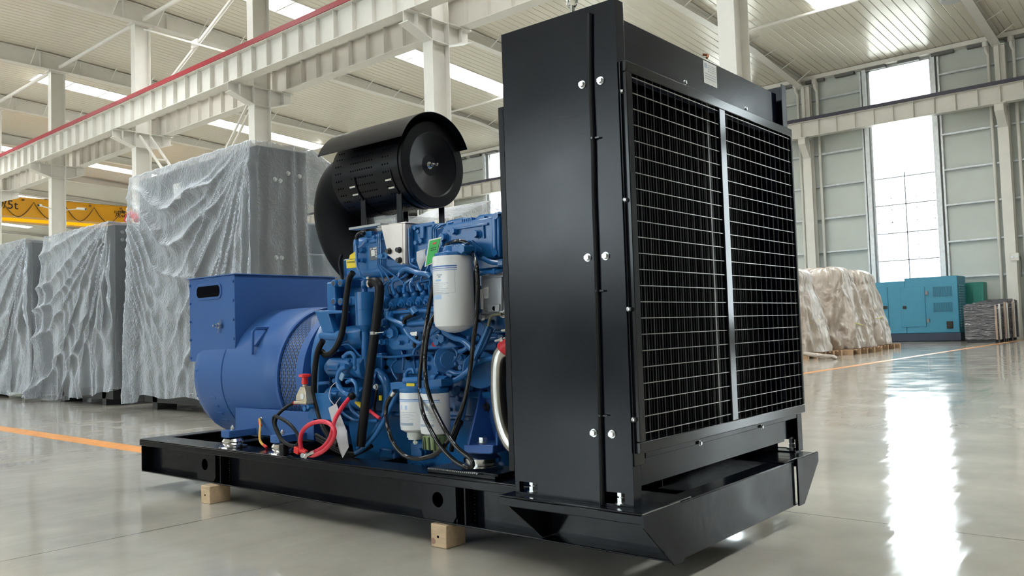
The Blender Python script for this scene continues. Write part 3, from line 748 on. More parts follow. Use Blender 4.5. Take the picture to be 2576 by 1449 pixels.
# ---------------------------------------------------------------- blue and green enclosures by the wall
TEAL = mat('teal enclosure paint', (0.035, 0.235, 0.36), .4, var=.03)
GREEN = mat('green enclosure paint', (0.02, 0.22, 0.17), .45)
t = thing('generator_enclosure', 'teal blue generator enclosure with louvred vents below the tall window', 'generator', (-11.4, 36.1, 0))
xr = wY(2407, 696, 35.5).x
m = MB(); m.box(-14.9, -10.2, 35.5, 36.75, .33, 2.42); m.box(-10.2, xr, 35.5, 36.75, .33, 2.52); m.build('housing', TEAL, t, bevel=.02)
MB().box(-14.9, xr+.02, 35.52, 36.73, .02, .33).build('base_tank', mat('blue black base', (.03, .04, .07), .5), t, bevel=.01)
for (a, b) in ((2195, 2237), (2264, 2331)):
    p, q = wY(a, 724, 35.49), wY(b, 822, 35.49); MB().box(p.x, q.x, 35.47, 35.5, q.z, p.z).build('door', TEAL, t, bevel=.008)
for (a, b) in ((2222, 2232), (2271, 2280)):
    p, q = wY(a, 770, 35.46), wY(b, 777, 35.46); MB().box(p.x, q.x, 35.44, 35.47, q.z, p.z).build('latch', BLKT, t)
m = MB()
for (a, b) in ((2330.5, 737), (2335, 806)): p = wY(a, b, 35.46); m.box(p.x-.05, p.x+.05, 35.44, 35.5, p.z-.07, p.z+.07)
m.build('hinge', mat('hinge grey', (.2, .2, .2), .4), t)
for (a, b, c, d) in ((2346, 722, 2393, 744), (2348, 762, 2395, 782)):
    p, q = wY(a, b, 35.48), wY(c, d, 35.48); m = MB(); m.box(p.x, q.x, 35.485, 35.5, q.z, p.z); f = m.build('vent_grille', mat('dark vent', (.01, .05, .08), .6), t)
    m = MB(); n = 18
    for i in range(n): x = p.x+(q.x-p.x)*i/(n-1); m.box(x-.012, x+.012, 35.465, 35.485, q.z, p.z)
    m.build('slat', TEAL, f, flat=True)
p, q = wY(2381, 808, 35.48), wY(2398, 826, 35.48); MB().box(p.x, q.x, 35.46, 35.5, q.z, p.z).build('exhaust_fan', BLKT, t, bevel=.02)
m = MB()
for i in range(17): z = 2.15-i*.098; m.box(xr, xr+.03, 35.68, 36.4, z-.028, z+.028)
m.build('louvre', mat('pale teal louvre', (.2, .42, .5), .4), t, flat=True)
t = thing('generator_enclosure', 'smaller green enclosure standing behind the right end of the teal one', 'generator', (-7.9, 37.3, 0))
MB().box(-8.9, -7.72, 37.0, 37.65, .02, 2.27).build('housing', GREEN, t, bevel=.02)
MB().box(-8.12, -7.8, 36.98, 37.0, .5, 2.1).build('door', GREEN, t, bevel=.01)
# wrapped flat panels leaning in a row
DFILM = film_mat('dark stretch wrap', (0.09, 0.09, 0.10), 1.0, rough=0.2, bs=2.2, strength=1.0, stretch=(.6, 1, 3.0), avar=0.0, dist=0.05)
CARD = mat('cardboard edge', (0.55, 0.42, 0.33), .7, var=.15, vscale=5); WFILM = mat('white stretch wrap', (.75, .72, .68), .35, bump=.5, bscale=6)
words = ['front', 'second', 'third', 'fourth', 'fifth', 'sixth', 'seventh', 'eighth', 'ninth', 'tenth', 'eleventh', 'twelfth']
for i in range(12):
    y = 33.0+.33*i; hh = 1.33+.03*math.sin(i*2.1)+.02*i; t = thing('wrapped_radiator', 'upright flat radiator wrapped in dark stretch film, %s of the row at right' % words[i], 'wrapped radiator', (-7.05, y+.08, 0), 'row of wrapped radiators')
    x1 = -6.58+.05*math.sin(i*1.7); MB().box(-7.56, x1, y, y+.15, .1, hh).build('stretch_wrap', DFILM, t, bevel=.03)
    MB().box(-7.5, x1-.05, y+.01, y+.14, 0, .1).build('foot', DBLK, t)
    MB().box(x1-.01, x1+.035, y+.01, y+.15, .1, hh-.03).build('edge_board', (CARD, WFILM, CARD, DFILM)[i % 4], t, bevel=.01)
# ---------------------------------------------------------------- the generator set
BLK = mat('gloss black powder coat', (0.003, 0.004, 0.009), 0.19, spec=0.27, bump=0.012, bscale=70, rvar=.05, vscale=2)
BLKS = mat('satin black paint', (0.005, 0.005, 0.007), 0.3, spec=.2)
SKID = mat('skid black paint', (0.004, 0.005, 0.008), 0.18, spec=.24, bump=.06, bscale=25, rvar=.06, vscale=4)
RUB = mat('black rubber', (0.007, 0.007, 0.008), 0.42, spec=.22); GCAB = mat('glossy black cable', (0.008, 0.008, 0.009), 0.14)
BLUE = mat('blue engine paint', (0.021, 0.14, 0.375), 0.23, spec=.5, bump=.05, bscale=60, var=.04)
ABLUE = mat('blue alternator paint', (0.040, 0.12, 0.34), 0.42, spec=.3, var=.02)
MBLUE = mat('bright blue mount paint', (0.04, 0.13, 0.42), .35)
STEEL = mat('polished steel', (0.75, 0.75, 0.75), .14, metal=1); BRUSH = mat('brushed stainless pipe', (0.62, 0.60, 0.57), .24, metal=1)
WHT = mat('white filter enamel', (0.78, 0.79, 0.80), .25); LBLUE = mat('label blue print', (0.08, 0.20, 0.55), .4); LGREY = mat('label grey print', (.35, .42, .52), .5)
PALEB = mat('pale blue print', (.42, .58, .82), .4)
ALU = mat('cast aluminium', (0.42, 0.43, 0.45), .42, metal=.6, bump=.1, bscale=50)
YZINC = mat('yellow zinc plate', (0.62, 0.55, 0.42), .3, metal=.7, var=.15, vscale=12)
IRIDZ = mat('passivated bracket', (0.66, 0.60, 0.56), .35, metal=.45, var=.12, vscale=7)
RED = mat('red insulation', (0.75, 0.035, 0.07), .35); REDP = mat('red plastic', (0.75, .02, .02), .35)
YELL = mat('yellow label', (0.85, 0.65, 0.02), .45); GRN = mat('green card', (0.02, .42, .07), .4)
WOODB = mat('pine block', (0.60, 0.44, 0.28), .65, bump=.2, bscale=40, var=.12, vscale=12, stretch=(1, 4, 4))
DARK = mat('dark opening', (0.002, 0.0025, 0.004), .8, spec=.03)
GB = (-3.64, 3.44, 0.105)
G = thing('generator_set', 'blue diesel generator set with tall black radiator on a black steel skid', 'generator', GB, frame='g')
def part(mb, name, m, parent=None, **k): return mb.build(name, m, parent if parent is not None else G, **k)
V = Vector

# --- skid
ZT, ZB = .33, .107
m = MB()
for s in (1, -1):
    def yy(a): return 3.43 + s*(a-3.43)
    m.box(-5.70, -1.60, yy(2.80), yy(2.97), ZT-.008, ZT); m.box(-5.70, -1.60, yy(2.80), yy(2.807), ZT-.045, ZT-.008)
    m.box(-5.70, -1.60, yy(2.885), yy(2.893), ZB, ZT-.008); m.box(-5.70, -1.60, yy(2.812), yy(2.97), ZB, ZB+.008); m.box(-5.70, -5.692, yy(2.812), yy(2.97), ZB+.008, ZT-.008)
SK = part(m, 'base_frame', SKID, bevel=.004)
m = MB(); m.box(-1.606, -1.598, 2.857, 4.003, ZB, ZT-.01); m.box(-1.69, -1.60, 2.865, 3.98, ZT-.018, ZT-.008); m.box(-1.69, -1.6, 2.865, 3.98, ZB, ZB+.008)
part(m, 'end_channel', SKID, SK, bevel=.006)
m = MB(); m.box(-5.70, -5.58, 2.97, 3.89, ZT-.008, ZT); m.box(-5.70, -5.692, 2.9, 3.96, ZB, ZT-.008); part(m, 'end_channel', SKID, SK, bevel=.004)
for x in (-4.95, -4.42, -3.5, -2.72, -2.25):
    m = MB(); m.box(x-.06, x+.06, 2.9, 3.96, ZT-.06, ZT-.01); m.box(x-.06, x-.052, 2.9, 3.96, ZB+.03, ZT-.03); part(m, 'cross_member', SKID, SK, bevel=.004)
def px(a, b, Y): return aY(a, b, Y)
for (xa, xb, hx, hy) in ((aY(499, 1200, 2.83).x, aY(545, 1200, 2.83).x, aY(518, 1168, 2.83), 0), (aY(1064, 1270, 2.83).x, aY(1150, 1280, 2.83).x, aY(1104, 1256, 2.83), 0)):
    m = MB(); m.holed(xa, xb, ZB+.008, ZT-.045, hx.x, hx.z, .036, 2.822, 2.83)
    m.box(xb-.006, xb, 2.83, 2.885, ZB+.008, ZT-.04); m.box(xa, xa+.006, 2.83, 2.885, ZB+.008, ZT-.04); part(m, 'lifting_eye_plate', SKID, SK)
    m = MB(); m.box(xb+.055, xb+.063, 2.82, 2.885, ZB+.008, ZT-.01); part(m, 'stiffener', SKID, SK)
    m = MB()
    for i in range(14): z = ZB+.02+i*.0145; m.sphere((xb+.067, 2.878, z), .005, 6, 4)
    part(m, 'weld_bead', mat('weld bead', (.05, .05, .055), .2, metal=.5), SK)
for s in (1, -1):
    def yy(a): return 3.43 + s*(a-3.43)
    m = MB(); yo = yy(2.60)
    m.box(-2.27, -1.59, yo, yy(2.80), ZT-.008, ZT); m.box(-2.27, -1.59, yo, yo+s*.007, ZT-.042, ZT-.008)
    part(m, 'outrigger', SKID, SK, bevel=.004)
    m = MB(); poly = [(-1.59, yy(2.58), ZT), (-1.59, yy(2.855), ZT), (-1.59, yy(2.855), ZB), (-1.59, yy(2.79), ZB), (-1.59, yy(2.58), ZT-.045)]
    m.prism(poly, (.009, 0, 0)); part(m, 'end_gusset', SKID, SK)
    for xg in (-2.235,):
        m = MB(); m.prism([(xg, yy(2.607), ZT-.042), (xg, yy(2.885), ZT-.042), (xg, yy(2.885), ZB+.01), (xg, yy(2.83), ZB+.01)], (.008, 0, 0)); part(m, 'gusset', SKID, SK)
    m = MB()
    for i in range(26): m.sphere((-1.586, yy(2.59+i*.0102), ZT+.001), .0045, 6, 4, (1, 1.4, .8))
    part(m, 'weld_bead', mat('bright weld', (.35, .35, .36), .25, metal=.8), SK)

# --- radiator
RY0, RY1, RX0, RX1, RZ = 2.655, 4.30, -2.228, -1.666, 2.232
m = MB(); t = .004
def side_panel(y, s):
    h1 = (aY(1307, 1230, RY0).x, aY(1352, 1230, RY0).x); h2 = (aY(1518, 1250, RY0).x, aY(1572, 1260, RY0).x); zh = .382
    m.box(RX0, RX1, y, y+s*t, zh, RZ)
    for a, b in ((RX0, h1[0]), (h1[1], h2[0]), (h2[1], RX1)): m.box(a, b, y, y+s*t, .338, zh)
    m.box(RX0, RX1, y, y+s*t, .331, .339)
    m.box(RX0, RX1, y, y+s*.10, ZT, ZT+.006)            # foot flange
side_panel(RY0, 1); side_panel(RY1, -1); PN = m; m = MB()
m.box(RX1-.004, RX1, RY0, RY0+.058, .331, RZ); m.box(RX1-.004, RX1, RY1-.058, RY1, .331, RZ)
m.box(RX1-.05, RX1-.046, RY0+.058, RY0+.105, .42, RZ-.05); m.box(RX1-.05, RX1, RY0+.056, RY0+.060, .46, RZ)
m.box(RX0, RX0+.004, RY0, RY0+.05, .331, RZ); m.box(RX0, RX0+.004, RY1-.05, RY1, .331, RZ)
m.box(RX0+.02, RX1-.034, RY0+.06, RY1-.06, 2.02, 2.175)    # top tank
m.box(RX1-.036, RX1-.030, RY0+.06, RY1-.06, 1.95, 2.185)
m.box(RX0+.02, RX1-.034, RY0+.06, RY1-.06, .40, .50); m.box(RX1-.036, RX1-.030, RY0+.10, RY1-.16, .392, .54); m.box(RX1-.03, RX1-.002, RY0+.10, RY1-.06, .50, .528)
R = part(m, 'radiator_casing', BLK, bevel=.0025)
for s_ in (0, 1): h_ = len(PN.f)//2; fs_ = PN.f[s_*h_:(s_+1)*h_]; ids_ = sorted({i for f in fs_ for i in f}); mp_ = {a: b for b, a in enumerate(ids_)}; part(MB().add([PN.v[i] for i in ids_], [[mp_[i] for i in f] for f in fs_]), 'side_panel', BLK, R, flat=True)
FRM = mat('gloss black guard frame', (0.004, 0.005, 0.008), 0.13, spec=.55)
COREM = mat('radiator core fins', (0.004, 0.005, 0.006), .5, spec=.15)
def fins():
    nt = COREM.node_tree; N = nt.nodes; L = nt.links; b = N['Principled BSDF']; tc = N.new('ShaderNodeTexCoord'); wv = N.new('ShaderNodeTexWave')
    wv.bands_direction = 'Y'; wv.inputs['Scale'].default_value = 26; L.new(tc.outputs['Object'], wv.inputs['Vector'])
    bp = N.new('ShaderNodeBump'); bp.inputs['Strength'].default_value = 1; bp.inputs['Distance'].default_value = .01; L.new(wv.outputs['Fac'], bp.inputs['Height']); L.new(bp.outputs[0], b.inputs['Normal'])
fins()
m = MB(); m.box(-1.95, -1.80, 2.78, 4.17, .52, 1.98); CO = part(m, 'radiator_core', COREM, R, flat=True)
m = MB(); y = 2.79
while y < 4.16: m.box(-1.80, -1.787, y, y+.006, .54, 1.96); y += .022
part(m, 'core_tubes', mat('core tube black', (.004, .0045, .006), .5, spec=.12), R, flat=True)
m = MB(); m.box(-1.80, -1.70, 2.76, 2.79, .5, 2.0); m.box(-1.80, -1.70, 4.16, 4.19, .5, 2.0); m.build_each('side_channel', BLK, R)
part(MB().box(-1.76, -1.75, 3.545, 3.57, .5, 1.99), 'core_divider', mat('bare strip', (.28, .28, .28), .4, metal=.7), R)
m = MB(); X0, X1 = -1.668, -1.64; w_ = .042; y0, y1, z0, z1 = 2.675, 4.29, .527, 1.995
for (a, b, c, d) in ((y0, y1, z1-w_, z1), (y0, y1, z0, z0+w_), (y0, y0+w_, z0+w_, z1-w_), (y1-w_*.5, y1, z0+w_, z1-w_), (3.447, 3.505, z0+w_, z1-w_)):
    m.box(X0, X1, a, b, c, d)
m.box(-1.668, -1.662, 2.665, 2.74, .48, 1.99)
part(m, 'guard_frame', FRM, R, bevel=.006)
WIRE_LIT = mat('guard wire', (.30, .29, .27), .22, metal=.8)  # level wires: light from above is put into this brighter colour
m = MB(); n = 0; z = z0+w_+.03
while z < z1-w_: m.cyl((-1.648, y0+w_-.01, z), (-1.648, y1-.02, z), .0026, n=6, caps=False); z += .0610
part(m, 'guard_wires', WIRE_LIT, R)
m = MB(); y = y0+w_+.052
while y < y1-.03: m.cyl((-1.652, y, z0+w_-.01), (-1.652, y, z1-w_+.01), .0026, n=6, caps=False); y += .0595
part(m, 'guard_wires', mat('shaded guard wire', (.10, .10, .105), .3, metal=.6), R)  # upright wires: same wire, darker copy with the missing top light painted in
def bolts(lst, name, parent, m_=ZINC):
    for a in lst: o = part(MB().bolt(*a), name, m_, parent)
    return o
for (a, b) in ((1465, 213), (1511, 203), (1479, 648), (1524, 644), (1494, 1089), (1540, 1092)):
    bolts([(aY(a, b, RY0), (0, -1, 0), .0115)], 'panel_bolt', R)
for (a, b) in ((1563, 230), (1571, 503), (1580, 778), (1592, 1056)): bolts([(aX(a, b, RX1+.002), (1, 0, 0), .008)], 'guard_bolt', R)
for (a, b) in ((1722, 208), (1875, 274), (1760, 1115), (1915, 1074)): bolts([(aX(a, b, -1.665), (1, 0, 0), .008)], 'guard_bolt', R)
def anchor(p, par): 
    m = MB(); m.cyl(p, p+V((0,0,.006)), .026, n=18); m.cyl(p+V((0,0,.006)), p+V((0,0,.024)), .017, n=6); m.cyl(p+V((0,0,.024)), p+V((0,0,.06)), .012, n=10); m.cyl(p+V((0,0,.03)), p+V((0,0,.052)), .0165, n=6); return part(m, 'anchor_bolt', ZINC, par)
anchor(aZ(1342, 1238, ZT+.006), R); anchor(aZ(1564, 1268, ZT+.006), R); anchor(aZ(1992, 1128, ZT+.006), R)
# cable strapped to the panel
pts = [aY(a, b, RY0-.008) for a, b in ((1484, 34), (1484, 110), (1486, 230), (1491, 350), (1494, 500), (1499, 640), (1502, 740), (1506, 900), (1510, 1060), (1515, 1270))]
CB = part(MB().tube(pts, .0085, n=8), 'panel_cable', RUB, R)
m = MB()
for (a, b) in ((1492, 348), (1503, 732), (1512, 1045)): p = aY(a, b, RY0-.008); m.cyl(p-V((0,0,.004)), p+V((0,0,.004)), .012, n=10); m.box(p.x, p.x+.03, p.y-.004, p.y, p.z-.003, p.z+.003)
part(m, 'cable_tie', GCAB, CB)
e = aY(1440, 22, 2.80); m = MB(); m.tube([e+V((.022*math.cos(a), 0, .035+.03*math.sin(a))) for a in [2*PI*i/16 for i in range(16)]], .007, n=8, closed=True, sub=2); m.cyl(e+V((0,0,-.02)), e+V((0,0,.01)), .012); part(m, 'lifting_eye', STEEL, R)
p = V((0, 3.420, 2.188)); q = V((0, 3.552, 2.085))
st = part(MB().box(-1.6955, -1.695, p.y+.002, q.y, q.z-.01, p.z-.01), 'paper_sticker', PAPER, R, flat=True)
m = MB(); hgt = p.z-q.z
m.box(-1.6945, -1.694, p.y+.012, p.y+.035, p.z-.04, p.z-.02)
for i in range(4): m.box(-1.6945, -1.694, p.y+.045, q.y-.012, p.z-.024-i*.009, p.z-.0255-i*.009)
for i in range(3): m.box(-1.6945, -1.694, p.y+.014, q.y-.01, p.z-.065-i*.011, p.z-.0665-i*.011)
part(m, 'printing', LGREY, st, flat=True)
m = MB(); p = aX(1778, 146, -1.70); m.tube([p, p+V((0, .01, .015)), p+V((-.02, .0, .02))], .006, n=8); part(m, 'copper_nipple', mat('copper', (.5, .22, .12), .3, metal=1), R)
m = MB(); m.box(-2.262, -2.235, 2.66, 2.675, .42, 1.93); z = .5
while z < 1.9: m.box(-2.24, -2.228, 2.66, 2.675, z, z+.02); z += .155
part(m, 'rear_guard_strip', BLKS, R)
m = MB(); m.box(-2.235, -2.23, 2.70, 4.25, .45, 2.1); part(m, 'fan_shroud', BLKS, R)
m = MB(); m.lathe((-2.42, 3.44, 1.2), (1, 0, 0), [(0, .60), (.19, .72)], 48, caps=False); part(m, 'fan_ring', BLKS, R)

# --- alternator
AC = V((0, 3.44, .745)); prof = [(-5.445, .0), (-5.445, .30), (-5.43, .355), (-5.40, .40), (-5.35, .428), (-5.28, .438), (-5.0, .440), (-4.995, .432), (-4.985, .440), (-4.55, .440), (-4.45, .435), (-4.42, .418), (-4.40, .418)]
A = part(MB().lathe(AC, (1,0,0), prof, 72, caps=False), 'alternator', ABLUE)
SLOT = bpy.data.materials.new('slotted guard'); SLOT.use_nodes = True
def slots():
    nt = SLOT.node_tree; N = nt.nodes; L = nt.links; b = N['Principled BSDF']; b.inputs['Roughness'].default_value = .4
    uv = N.new('ShaderNodeUVMap'); uv.uv_map = 'UVMap'; br = N.new('ShaderNodeTexBrick'); L.new(uv.outputs[0], br.inputs['Vector'])
    br.inputs['Scale'].default_value = 1; br.inputs['Brick Width'].default_value = .04; br.inputs['Row Height'].default_value = .019; br.inputs['Mortar Size'].default_value = .0042
    br.inputs['Mortar Smooth'].default_value = 0
    br.inputs['Color1'].default_value = br.inputs['Color2'].default_value = (.004, .006, .01, 1); br.inputs['Mortar'].default_value = (.04, .12, .34, 1); L.new(br.outputs[0], b.inputs['Base Color'])
slots()
part(MB().lathe(AC, (1,0,0), [(-4.40, .416), (-4.19, .416)], 96, caps=False, uv=True), 'slotted_guard', SLOT, A)
m = MB(); m.lathe(AC, (1,0,0), [(-4.195, .416), (-4.195, .432), (-4.13, .432), (-4.13, .30)], 72, caps=False); m.lathe(AC, (1,0,0), [(-4.41, .416), (-4.41, .432), (-4.385, .432), (-4.385, .416)], 72, caps=False)
part(m, 'flange_ring', ABLUE, A)
m = MB()
for i in range(12):
    a = PI*(.60+.055*i)   # ribs on the near lower quarter
    for _ in (0,): pass
for i in range(10):
    ph = math.radians(198+i*8.0); c, s_ = math.cos(ph), math.sin(ph); r = .432
    P0 = AC+V((-5.36, .422*c, .422*s_)); P1_ = AC+V((-5.10, .438*c, .438*s_)); m.bar(P0, P1_, .022, .012, up=(0, c, s_))
m.build_each('louvre_rib', ABLUE, A, bevel=.004)
bz0, bz1 = .845, 1.412
TB = part(MB().box(-5.45, -4.885, 3.04, 3.86, bz0, bz1), 'terminal_box', ABLUE, A, bevel=.004)
part(MB().box(-5.462, -4.872, 3.03, 3.87, bz1, bz1+.008), 'box_lid', ABLUE, TB, bevel=.002)
p, q = aY(496, 722, 3.035), aY(558, 746, 3.035)
def rrect(x0, x1, z0, z1, r, y, n=6):
    out = []
    for cx, cz, a0 in ((x1-r, z1-r, 0), (x0+r, z1-r, 90), (x0+r, z0+r, 180), (x1-r, z0+r, 270)):
        for i in range(n+1): a = math.radians(a0+90*i/n); out.append((cx+r*math.cos(a), y, cz+r*math.sin(a)))
    return out
part(MB().prism(rrect(-5.355, -5.035, 1.262, 1.372, .045, 3.033), (0, .012, 0)), 'window_rim', ABLUE, TB, bevel=.003)
part(MB().prism(rrect(-5.338, -5.052, 1.279, 1.355, .03, 3.0315), (0, .012, 0)), 'window_opening', DARK, TB)
m = MB()
for x in (-5.435, -4.9):
    for i in range(5): z = .87+i*.125; m.cyl((x, 3.04, z), (x, 3.032, z), .009, n=10)
m.build_each('cover_screw', ABLUE, TB)
p = aY(553, 819, 3.03); m = MB(); m.cyl(p, p+V((0, -.012, 0)), .022, n=6); m.cyl(p+V((0, -.012, 0)), p+V((0, -.03, 0)), .012, n=10); m.cyl(p+V((0, -.03, 0)), p+V((0, -.05, 0)), .008, n=10)
for s_ in (1, -1): m.bar(p+V((.0, -.004, .01*s_)), p+V((.02*s_, -.006, .05*s_)), .004, .004)
part(m, 'cable_gland', STEEL, TB)
m = MB(); xh = -4.65
out = [aX(a, b, xh) for a, b in ((630, 893), (631, 832), (640, 822), (692, 821), (683, 831), (663, 850), (648, 868), (638, 893))]; inn = [aX(a, b, xh) for a, b in ((641, 866), (641, 838), (648, 833), (664, 833), (652, 848))]
for a, b in zip(out, out[1:]): pass
ring = [aX(a, b, xh) for a, b in ((635, 892), (636, 834), (644, 827), (668, 826), (684, 826))]
m.tube(ring, .011, n=4, smooth=False); m.bar(aX(668, 832, xh), aX(640, 870, xh), .015, .03, up=(1,0,0)); part(m, 'lifting_handle', ABLUE, A, bevel=.002)
for (a, b) in ((499, 930), (550, 930)):
    p = aY(a, b, 3.02); m = MB(); m.bar(p+V((0,0,.05)), p+V((0,0,.005)), .006, .01); m.cbox(p+V((0,-.006,-.025)), .022, .014, .06); m.cyl(p+V((-.012,-.01,-.005)), p+V((.012,-.01,-.005)), .008, n=8); part(m, 'cover_latch', ABLUE, A)
p = aY(563, 957, 3.035); dy = V((0, -.0, 0)); part(MB().prism([p+V((-.018, .0, -.022)), p+V((.018, .0, -.022)), p+V((0, .004, .022))], (0, .004, 0)), 'warning_triangle', YELL, A, label='yellow warning triangle')
m = MB(); m.box(-4.885, -4.06, 3.03, 3.04, .39, .552); m.box(-4.885, -4.06, 3.84, 3.85, .39, .552); m.box(-4.885, -4.875, 3.03, 3.85, .39, .55); m.box(-4.07, -4.06, 3.03, 3.85, .39, .5); FT = part(m, 'foot_plate', ABLUE, A, bevel=.003)
for x in (-4.695, -4.175):
    part(MB().box(x-.045, x+.045, 2.84, 4.04, .39, .433), 'mounting_bar', ABLUE, A, bevel=.004)
    for yq in (2.895, 3.985):
        p = V((x, yq, ZT)); m = MB(); m.lathe(p, (0,0,1), [(0, .085), (.006, .085), (.008, .05), (.02, .062), (.035, .066), (.052, .055), (.058, .03), (.06, .0)], 28); mt = part(m, 'rubber_mount', STEEL, A)
        bolts([(V((x, yq, .433)), (0,0,1), .013, .016, True, .012)], 'mount_bolt', mt)
        m = MB(); m.box(x-.1, x+.1, yq-.035, yq+.035, ZT, ZT+.004); [m.cyl((x+d, yq, ZT+.004), (x+d, yq, ZT+.016), .01, n=6) for d in (-.085, .085)]; part(m, 'mount_base', BLKS, mt)
p = aY(657, 1053, 3.03); bolts([(p, (0,-1,0), .009)], 'earth_stud', A)
m = MB(); m.tube([p+V((0,-.012,0)), aY(655, 1070, 3.0), aY(653, 1095, 2.96), aY(656, 1112, 2.94), aY(670, 1126, 2.93)], .0075, n=8); ew = part(m, 'earth_wire', mat('yellow green wire', (.72, .42, .08), .4), A)
m = MB(); m.tube([p+V((0,-.014,-.01)), aY(656, 1072, 3.0)], .009, n=8); m.tube([aY(664, 1120, 2.935), aY(671, 1126, 2.93)], .009, n=8); part(m, 'end_sleeve', REDP, ew)

# --- engine body
m = MB()
m.box(-3.93, -2.34, 3.10, 3.78, .56, 1.30)                 # block
m.box(-3.93, -2.34, 3.07, 3.81, .665, .70); m.box(-3.8, -2.36, 3.08, 3.8, .94, .965)
x = -3.85
while x < -2.4: m.box(x, x+.018, 3.075, 3.1, .70, .93); x += .165
m.box(-3.75, -2.4, 3.02, 3.1, 1.16, 1.215); m.box(-3.6, -2.45, 3.05, 3.10, .78, .86)
m.cyl((-3.05, 3.06, .83), (-3.05, 3.11, .83), .085); m.cyl((-2.66, 3.05, .80), (-2.66, 3.11, .80), .075); m.cyl((-2.66, 3.04, .80), (-2.66, 3.06, .80), .05)
E_ = part(m, 'engine_block', BLUE, bevel=.008)
m = MB(); m.prism([(-3.9, 3.13, .56), (-3.9, 3.75, .56), (-3.9, 3.68, .22), (-3.9, 3.2, .22)], (1.52, 0, 0)); m.box(-3.92, -2.36, 3.09, 3.79, .545, .575); m.box(-3.35, -3.22, 3.12, 3.16, .33, .42)
x = -3.2
OS = part(m, 'oil_sump', BLUE, bevel=.012)
bolts([(V((-3.85+i*.12, 3.10, .56)), (0,-1,0), .010) for i in range(13)], 'sump_bolt', OS, BLUE)
for (a, b, r) in ((1039, 1172, .02), (1062, 1172, .02), (1063, 1138, .024)):
    bolts([(aY(a, b, 3.12), (0,-1,0), r)], 'drain_plug', OS, BLUE)
p = aY(978, 1150, 3.13); m = MB(); m.cbox(p, .13, .03, .10); part(m, 'sump_cover', BLUE, OS, bevel=.01); bolts([(p+V((a, -.018, b)), (0,-1,0), .008) for a in (-.05, .05) for b in (-.035, .035)], 'cover_bolt', OS, BLUE)
# flywheel housing
m = MB(); m.lathe(V((0, 3.44, .82)), (1,0,0), [(-4.13, .36), (-4.08, .41), (-3.98, .42), (-3.93, .40)], 48); m.box(-3.93, -3.86, 3.04, 3.84, .5, 1.30); m.box(-3.95, -3.86, 3.0, 3.12, .56, .98); m.box(-3.88, -3.80, 3.0, 3.1, 1.0, 1.30)
FH = part(m, 'flywheel_housing', BLUE, bevel=.01)
for (a, b) in ((838, 713), (855, 712), (838, 759), (855, 759)):
    p = aY(a, b, 2.97); m = MB(); m.cyl(p, p+V((0, .12, 0)), .021, n=16); o = part(m, 'housing_boss', BLUE, FH, bevel=.004); part(MB().cyl(p+V((0,-.001,0)), p+V((0,.002,0)), .013, n=16), 'boss_hole', mat('boss rubber', (.05,.06,.07), .6), o)
m = MB()
for b in (713, 759): p = aY(846, b, 3.0); m.cbox(p+V((.03, .05, 0)), .16, .08, .035)
part(m, 'housing_rib', BLUE, FH, bevel=.006)
# L bracket over the housing
m = MB(); Y = 2.93
m.prism([aY(a, b, Y) for a, b in ((790, 781), (862, 781), (864, 788), (825, 790), (840, 836), (812, 838))], (0, .05, 0)); m.cyl(aY(808, 845, Y), aY(850, 847, Y), .022); m.cyl(aY(850, 846, Y), aY(862, 846, Y), .032); m.prism([aY(a, b, Y+.01) for a, b in ((816, 852), (850, 852), (852, 885), (818, 888))], (0, .06, 0))
part(m, 'support_arm', BLUE, FH, bevel=.006)
# cylinder heads and rocker covers
m = MB(); m.box(-3.9, -2.36, 3.14, 3.75, 1.30, 1.44); E2 = part(m, 'cylinder_head', BLUE, bevel=.01)
for i in range(6):
    x = -3.86+i*.25; part(MB().box(x, x+.225, 3.17, 3.70, 1.44, 1.565), 'rocker_cover', BLUE, E2, bevel=.03)
    bolts([(V((x+.11, 3.22, 1.565)), (0,0,1), .012)], 'cover_bolt', E2, BLUE)
m = MB(); Y = 3.05    # raised rear housings visible above the manifold
m.prism([aY(a, b, 3.25) for a, b in ((1192, 549), (1205, 540), (1262, 534), (1275, 540), (1275, 562), (1192, 568))], (0, .35, 0)); m.prism([aY(a, b, 3.2) for a, b in ((1120, 556), (1165, 546), (1190, 549), (1190, 566), (1120, 570))], (0, .3, 0))
part(m, 'breather_housing', BLUE, E2, bevel=.01)

# intake manifold, left piece with labels
Y = 2.97; poly = [(872, 676), (872, 655), (888, 632), (905, 612), (919, 597), (975, 581), (1092, 562), (1092, 664), (960, 682), (905, 691), (880, 690)]
poly = [(873, 684), (872, 652), (889, 632), (916, 604), (921, 596), (960, 583), (1096, 561), (1096, 665), (1000, 675), (930, 684), (884, 686)]
m = MB(); m.prism([aY(a, b, Y) for a, b in poly], (0, .19, 0)); IM = part(m, 'intake_manifold', BLUE, bevel=.014, seg=3)
m = MB(); p0, p1 = aY(884, 690, Y+.03), aY(1094, 668, Y+.03); m.cyl(p0, p1, .032, n=20); m.box(-3.50, -3.44, Y-.005, Y+.08, 1.52, 1.55)
m.prism([aY(a, b, Y-.012) for a, b in ((918, 606), (1000, 590), (1000, 598), (930, 612))], (0, .02, 0))
part(m, 'manifold_rib', BLUE, IM, bevel=.004)
a_ = aY(878, 633, Y-.004); 
m = MB(); m.prism([aY(a, b, Y-.003) for a, b in ((878, 652), (880, 642), (894, 632), (894, 651))], (0, .004, 0)); part(m, 'warning_label', YELL, IM, flat=True, label='yellow warning label')
m = MB(); m.prism([aY(a, b, Y-.003) for a, b in ((871, 654), (895, 652), (896, 673), (872, 675))], (0, .004, 0)); wl = part(m, 'warning_label', YELL, IM, flat=True, label='yellow warning label')
